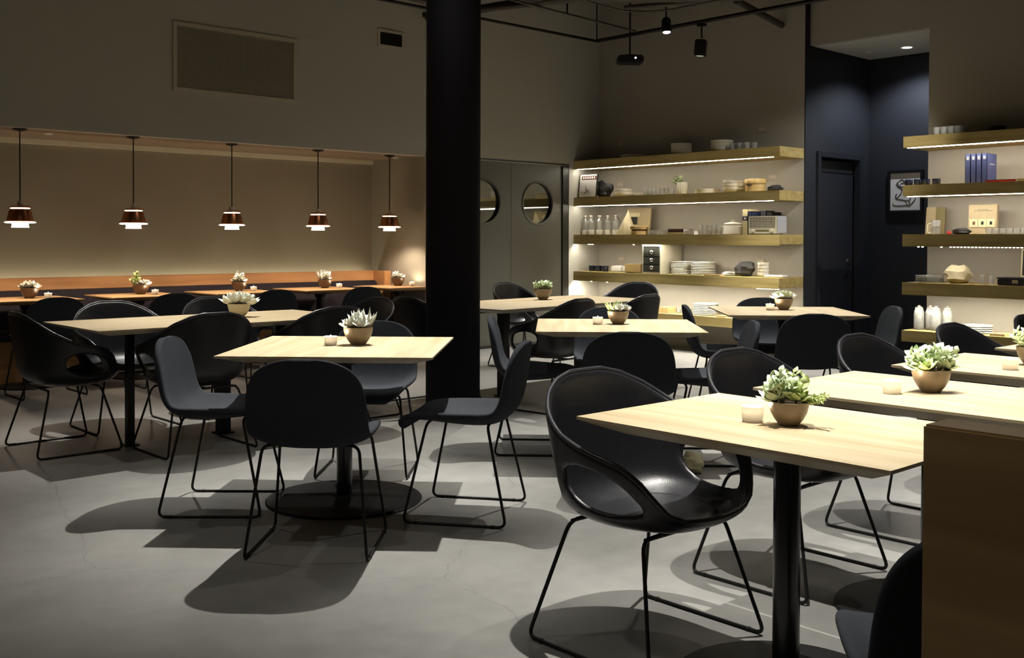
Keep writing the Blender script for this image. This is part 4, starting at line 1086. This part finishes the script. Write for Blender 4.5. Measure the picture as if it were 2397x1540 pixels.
stack(pl, 'white plate', 'plate', 7, 9.60, 7.15, Z5, .0185, 'on the lowest left shelf', 'plates on the lowest left shelf', seed=7)
tag(bx(-.05, .05, -.06, .06, 0, .018).build('cutting_board', M['bamboo'], loc=(9.50, 6.84, Z5)), 'small wooden board at the right of the lowest left shelf', 'board')
# right shelves
for k in range(8): tag(place(gl.get(), (9.52 + .07 * (k % 2), 4.44 - .034 * k, Z1)), '%s dim glass from the left on top of the right shelves' % n7[k], 'glass', 'glasses on top of the right shelves')
tag(lathe_obj('black_bowl', bowl_prof(.075, .055), M['black_plastic']), 'small black bowl on top of the right shelves', 'bowl').location = (9.55, 3.90, Z1)
for k, y in enumerate([4.70, 4.61, 4.53, 4.43]): mug('%s navy mug from the left on the second right shelf' % n7[k], y, Z2, 'navy mugs on the second right shelf', x=9.50, s=.85)
g5 = 'blue volumes on the second right shelf'
for k in range(4):
    y = 4.145 - .05 * k
    t_ = standing_book('blue volume, %s from the left of the set of four' % n7[k], y, .048, .265, .20, M['blue'], g5, x=9.50, z=Z2, marks=[(.80, .92)])
    if k == 3:
        q = MB(); q.box(.06, .16, -.001, 0, .165, .175); q.build('cover_lettering', M['gilt'], t_)
flat_book('flat red book lying right of the blue volumes', (9.47, 3.735, Z2), .26, .18, .022, M['red'], grp='books lying on the second right shelf')
flat_book('flat cream book lying at the right edge of the second right shelf', (9.47, 3.50, Z2), .22, .18, .025, M['cream_book'], grp='books lying on the second right shelf')
for y, m_, lb in ((4.655, 'tan', 'tan board leaning at the left end of the third right shelf'), (4.565, 'olive', 'olive board leaning next to the tan one on the third right shelf')):
    t_ = thing('leaning_board', lb, 'board', (9.80, y, Z3), 0, 'boards leaning on the third right shelf')
    bx(-.012, .0, -.045 if m_ == 'tan' else -.05, .045 if m_ == 'tan' else .05, 0, .262).build('panel', M[m_], t_); bx(-.014, .0, .040, .046, 0, .262).build('edge_strip', M['tan'], t_); t_.rotation_euler = (0, R(6), 0)
for k in range(2):
    t_ = thing('glass_mug', '%s glass mug with a square handle on the third right shelf' % ['lower', 'upper'][k], 'mug', (9.52, 4.44, Z3 + k * .068), R(100), 'stacked glass mugs')
    MB().lathe(glass_prof(.044, .064, .88), 28).build('cup', M['glass'], t_, smooth=50)
    if k == 0:
        q = MB(); q.tube([(.04, 0, .010), (.075, 0, .014), (.075, 0, .092), (.04, 0, .105)], .005, 8, fillet=.015); q.build('handle', M['white'], t_, smooth=60)
tag(MB().lathe([(0, 0), (.018, 0), (.02, .02), (.012, .03), (0, .03)], 16).build('red_trinket', M['red'], loc=(9.52, 4.345, Z3), smooth=50), 'tiny reddish trinket beside the glass mugs', 'trinket')
crumple('black_dish', 'shallow black folded dish in front of the beige card box', M['black_paper'], (9.50, 4.19, Z3), .06, .105, .04, 15, cat='dish')
cbx = thing('card_poster', 'beige standing board with three small cards on the third right shelf', 'poster', (9.70, 4.12, Z3))
bx(0, .04, -.13, .13, 0, .275).build('board', M['tan'], cbx, bevel=.003)
bx(-.001, 0, -.09, .08, .214, .217).build('printed_line', M['grey_paper'], cbx); bx(-.001, 0, -.05, .05, .226, .229).build('printed_title', M['grey_paper'], cbx)
for k in range(3):
    c_ = bx(-.005, 0, .115 - .078 * k - .072, .115 - .078 * k, .065, .14).build('card', M['cream_book'], cbx)
    bx(-.006, -.005, .115 - .078 * k - .05, .115 - .078 * k - .028, .088, .118).build('card_print', M[['maroon', 'ink', 'ink'][k]], c_)
cbx.rotation_euler = (0, R(4), 0)
for k in range(6): tag(place(gs.get(), (9.52, 3.945 - .062 * k, Z3)), '%s low glass from the left on the third right shelf' % n7[k], 'glass', 'low glasses on the third right shelf')
gpz = Proto(lathe_obj('glass_plate', plate_prof(.13, .016), M['glass']))
stack(gpz, 'clear glass plate', 'plate', 4, 9.56, 4.515, Z4, .018, 'at the left of the fourth right shelf', 'glass plates')
crumple('paper_bag', 'crumpled beige paper bag on the fourth right shelf', M['beige_paper'], (9.56, 4.24, Z4), .10, .125, .105, 21, [((0, 1, .9), .35, .6), ((0, -1, .7), .2, .5)])
for k, (y, x, h_) in enumerate([(4.02, 9.56, .085), (3.99, 9.48, .055), (3.935, 9.56, .085), (3.90, 9.48, .055)]):
    tag(lathe_obj('shot_glass', glass_prof(.022, h_, .85), M['glass'], 16), '%s small shot glass of the group of four, %s' % (['left back', 'left front', 'right back', 'right front'][k], 'left of the black tray'), 'glass', 'shot glasses').location = (x, y, Z4)
tr = thing('black_tray', 'flat black box with a small label at the right of the fourth right shelf', 'box', (9.46, 3.50, Z4))
bx(0, .22, 0, .38, 0, .06).build('body', M['black_plastic'], tr, bevel=.008); bx(-.002, 0, .20, .25, .022, .052).build('label', M['tan'], tr); bx(0, .225, -.005, .385, .06, .072).build('lid_edge', M['charcoal_book'], tr)
bd = thing('letter_board', 'black board in a cream frame standing behind the flat black box', 'sign', (9.74, 3.62, Z4 + .072))
bx(0, .02, -.2, .17, 0, .25).build('frame', M['cream_book'], bd, bevel=.002); bx(-.002, 0, -.19, .155, .012, .24).build('black_panel', M['ink'], bd)
q = MB(); rng = random.Random(4)
for i in range(4):
    for j in range(4): q.box(-.0035, -.002, .08 - j * .06 - rng.uniform(.012, .022), .08 - j * .06, .04 + i * .05, .055 + i * .05)
q.build('white_marks', M['paper'], bd); bd.rotation_euler = (0, R(5), 0)
for k in range(4):
    t_ = thing('glass_jar', '%s tall glass jar from the left on the lowest right shelf' % n7[k], 'jar', (9.53 + .06 * (k % 2), 4.60 - .083 * k, Z5), 0, 'glass jars on the lowest right shelf')
    MB().lathe([(0, 0), (.044, 0), (.048, .005), (.048, .165), (.040, .190), (.034, .195), (.032, .195), (.038, .188), (.045, .162), (.045, .01), (0, .01)], 24).build('glass_body', M['glass'], t_, smooth=50)
    MB().lathe([(0, .197), (.036, .197), (.038, .205), (.03, .215), (.012, .218), (.014, .230), (0, .234)], 20).build('lid', M['glass'], t_, smooth=50)
stack(pl, 'large white plate', 'plate', 4, 9.60, 4.085, Z5, .0185, 'on the lowest right shelf', 'plates on the lowest right shelf', seed=9)
tag(bx(0, .14, 0, .13, 0, .022).build('cutting_board', M['bamboo'], loc=(9.46, 3.81, Z5)), 'wooden board beside the white plates on the lowest right shelf', 'board')
struct('trim_6', bx(XB + .03, XB + .05, 3.49, 3.515, .425, TOPS[3] - TH), M['oak_shelf'])
# wall sockets behind the shelves
def plate_sw(y, z, lb, x=XB, w_=.12, h_=.075):
    t = thing('wall_socket', lb, 'socket', (x, y, z), 0, 'sockets on the shelf wall')
    bx(-.008, 0, -w_ / 2, w_ / 2, -h_ / 2, h_ / 2).build('cover_plate', M['mid'], t, bevel=.002)
    q = MB(); q.box(-.0095, -.008, -.035, .035, -.015, .015); q.build('outlet', M['vent'], t)
plate_sw(8.70, 1.965, 'wall socket behind the white bowls on the second left shelf')
plate_sw(6.48, 1.965, 'wall socket half behind the bamboo steamer')
plate_sw(8.675, 1.03, 'wall socket behind the fourth left shelf, left one')
plate_sw(6.63, 1.03, 'wall socket behind the fourth left shelf, right of the dark bag')
plate_sw(8.70, 2.47, 'dark wall socket above the left end of the shelf wall')
plate_sw(6.62, 2.50, 'dark wall socket above the right end of the shelf wall')

# ------------------------------------------------------------------ wooden partition at the lower right, and floor bag
pt = thing('wooden_partition', 'tall oak partition end cut off by the right and bottom edges', 'partition', (1.208, -1.2, 0))
bx(0, .064, 0, 1.781, 0, 1.05).build('panel', M['oak_block'], pt, bevel=.003)
sb_ = crumple('cloth_pouch', 'small beige pouch on the floor behind the nearest armchair', M['beige_bag'], (4.58, 3.50, 0), .062, .085, .075, 30, cat='pouch')

# the tableware stands back from the shelf edge, under the light strip
for o in list(C.objects):
    if o.parent is None and o.get('category') in ('plate', 'bowl', 'glass', 'dish', 'vase', 'steamer', 'bottle', 'mug', 'pot', 'container', 'jar', 'napkins', 'bag', 'plant', 'cloth') \
            and 9.44 < o.location.x < 9.74 and o.location.z > .4:
        far = 9.44 + .001 < o.location.x < 9.68
        if far:
            o.location.x += .085; o.location.y += .070
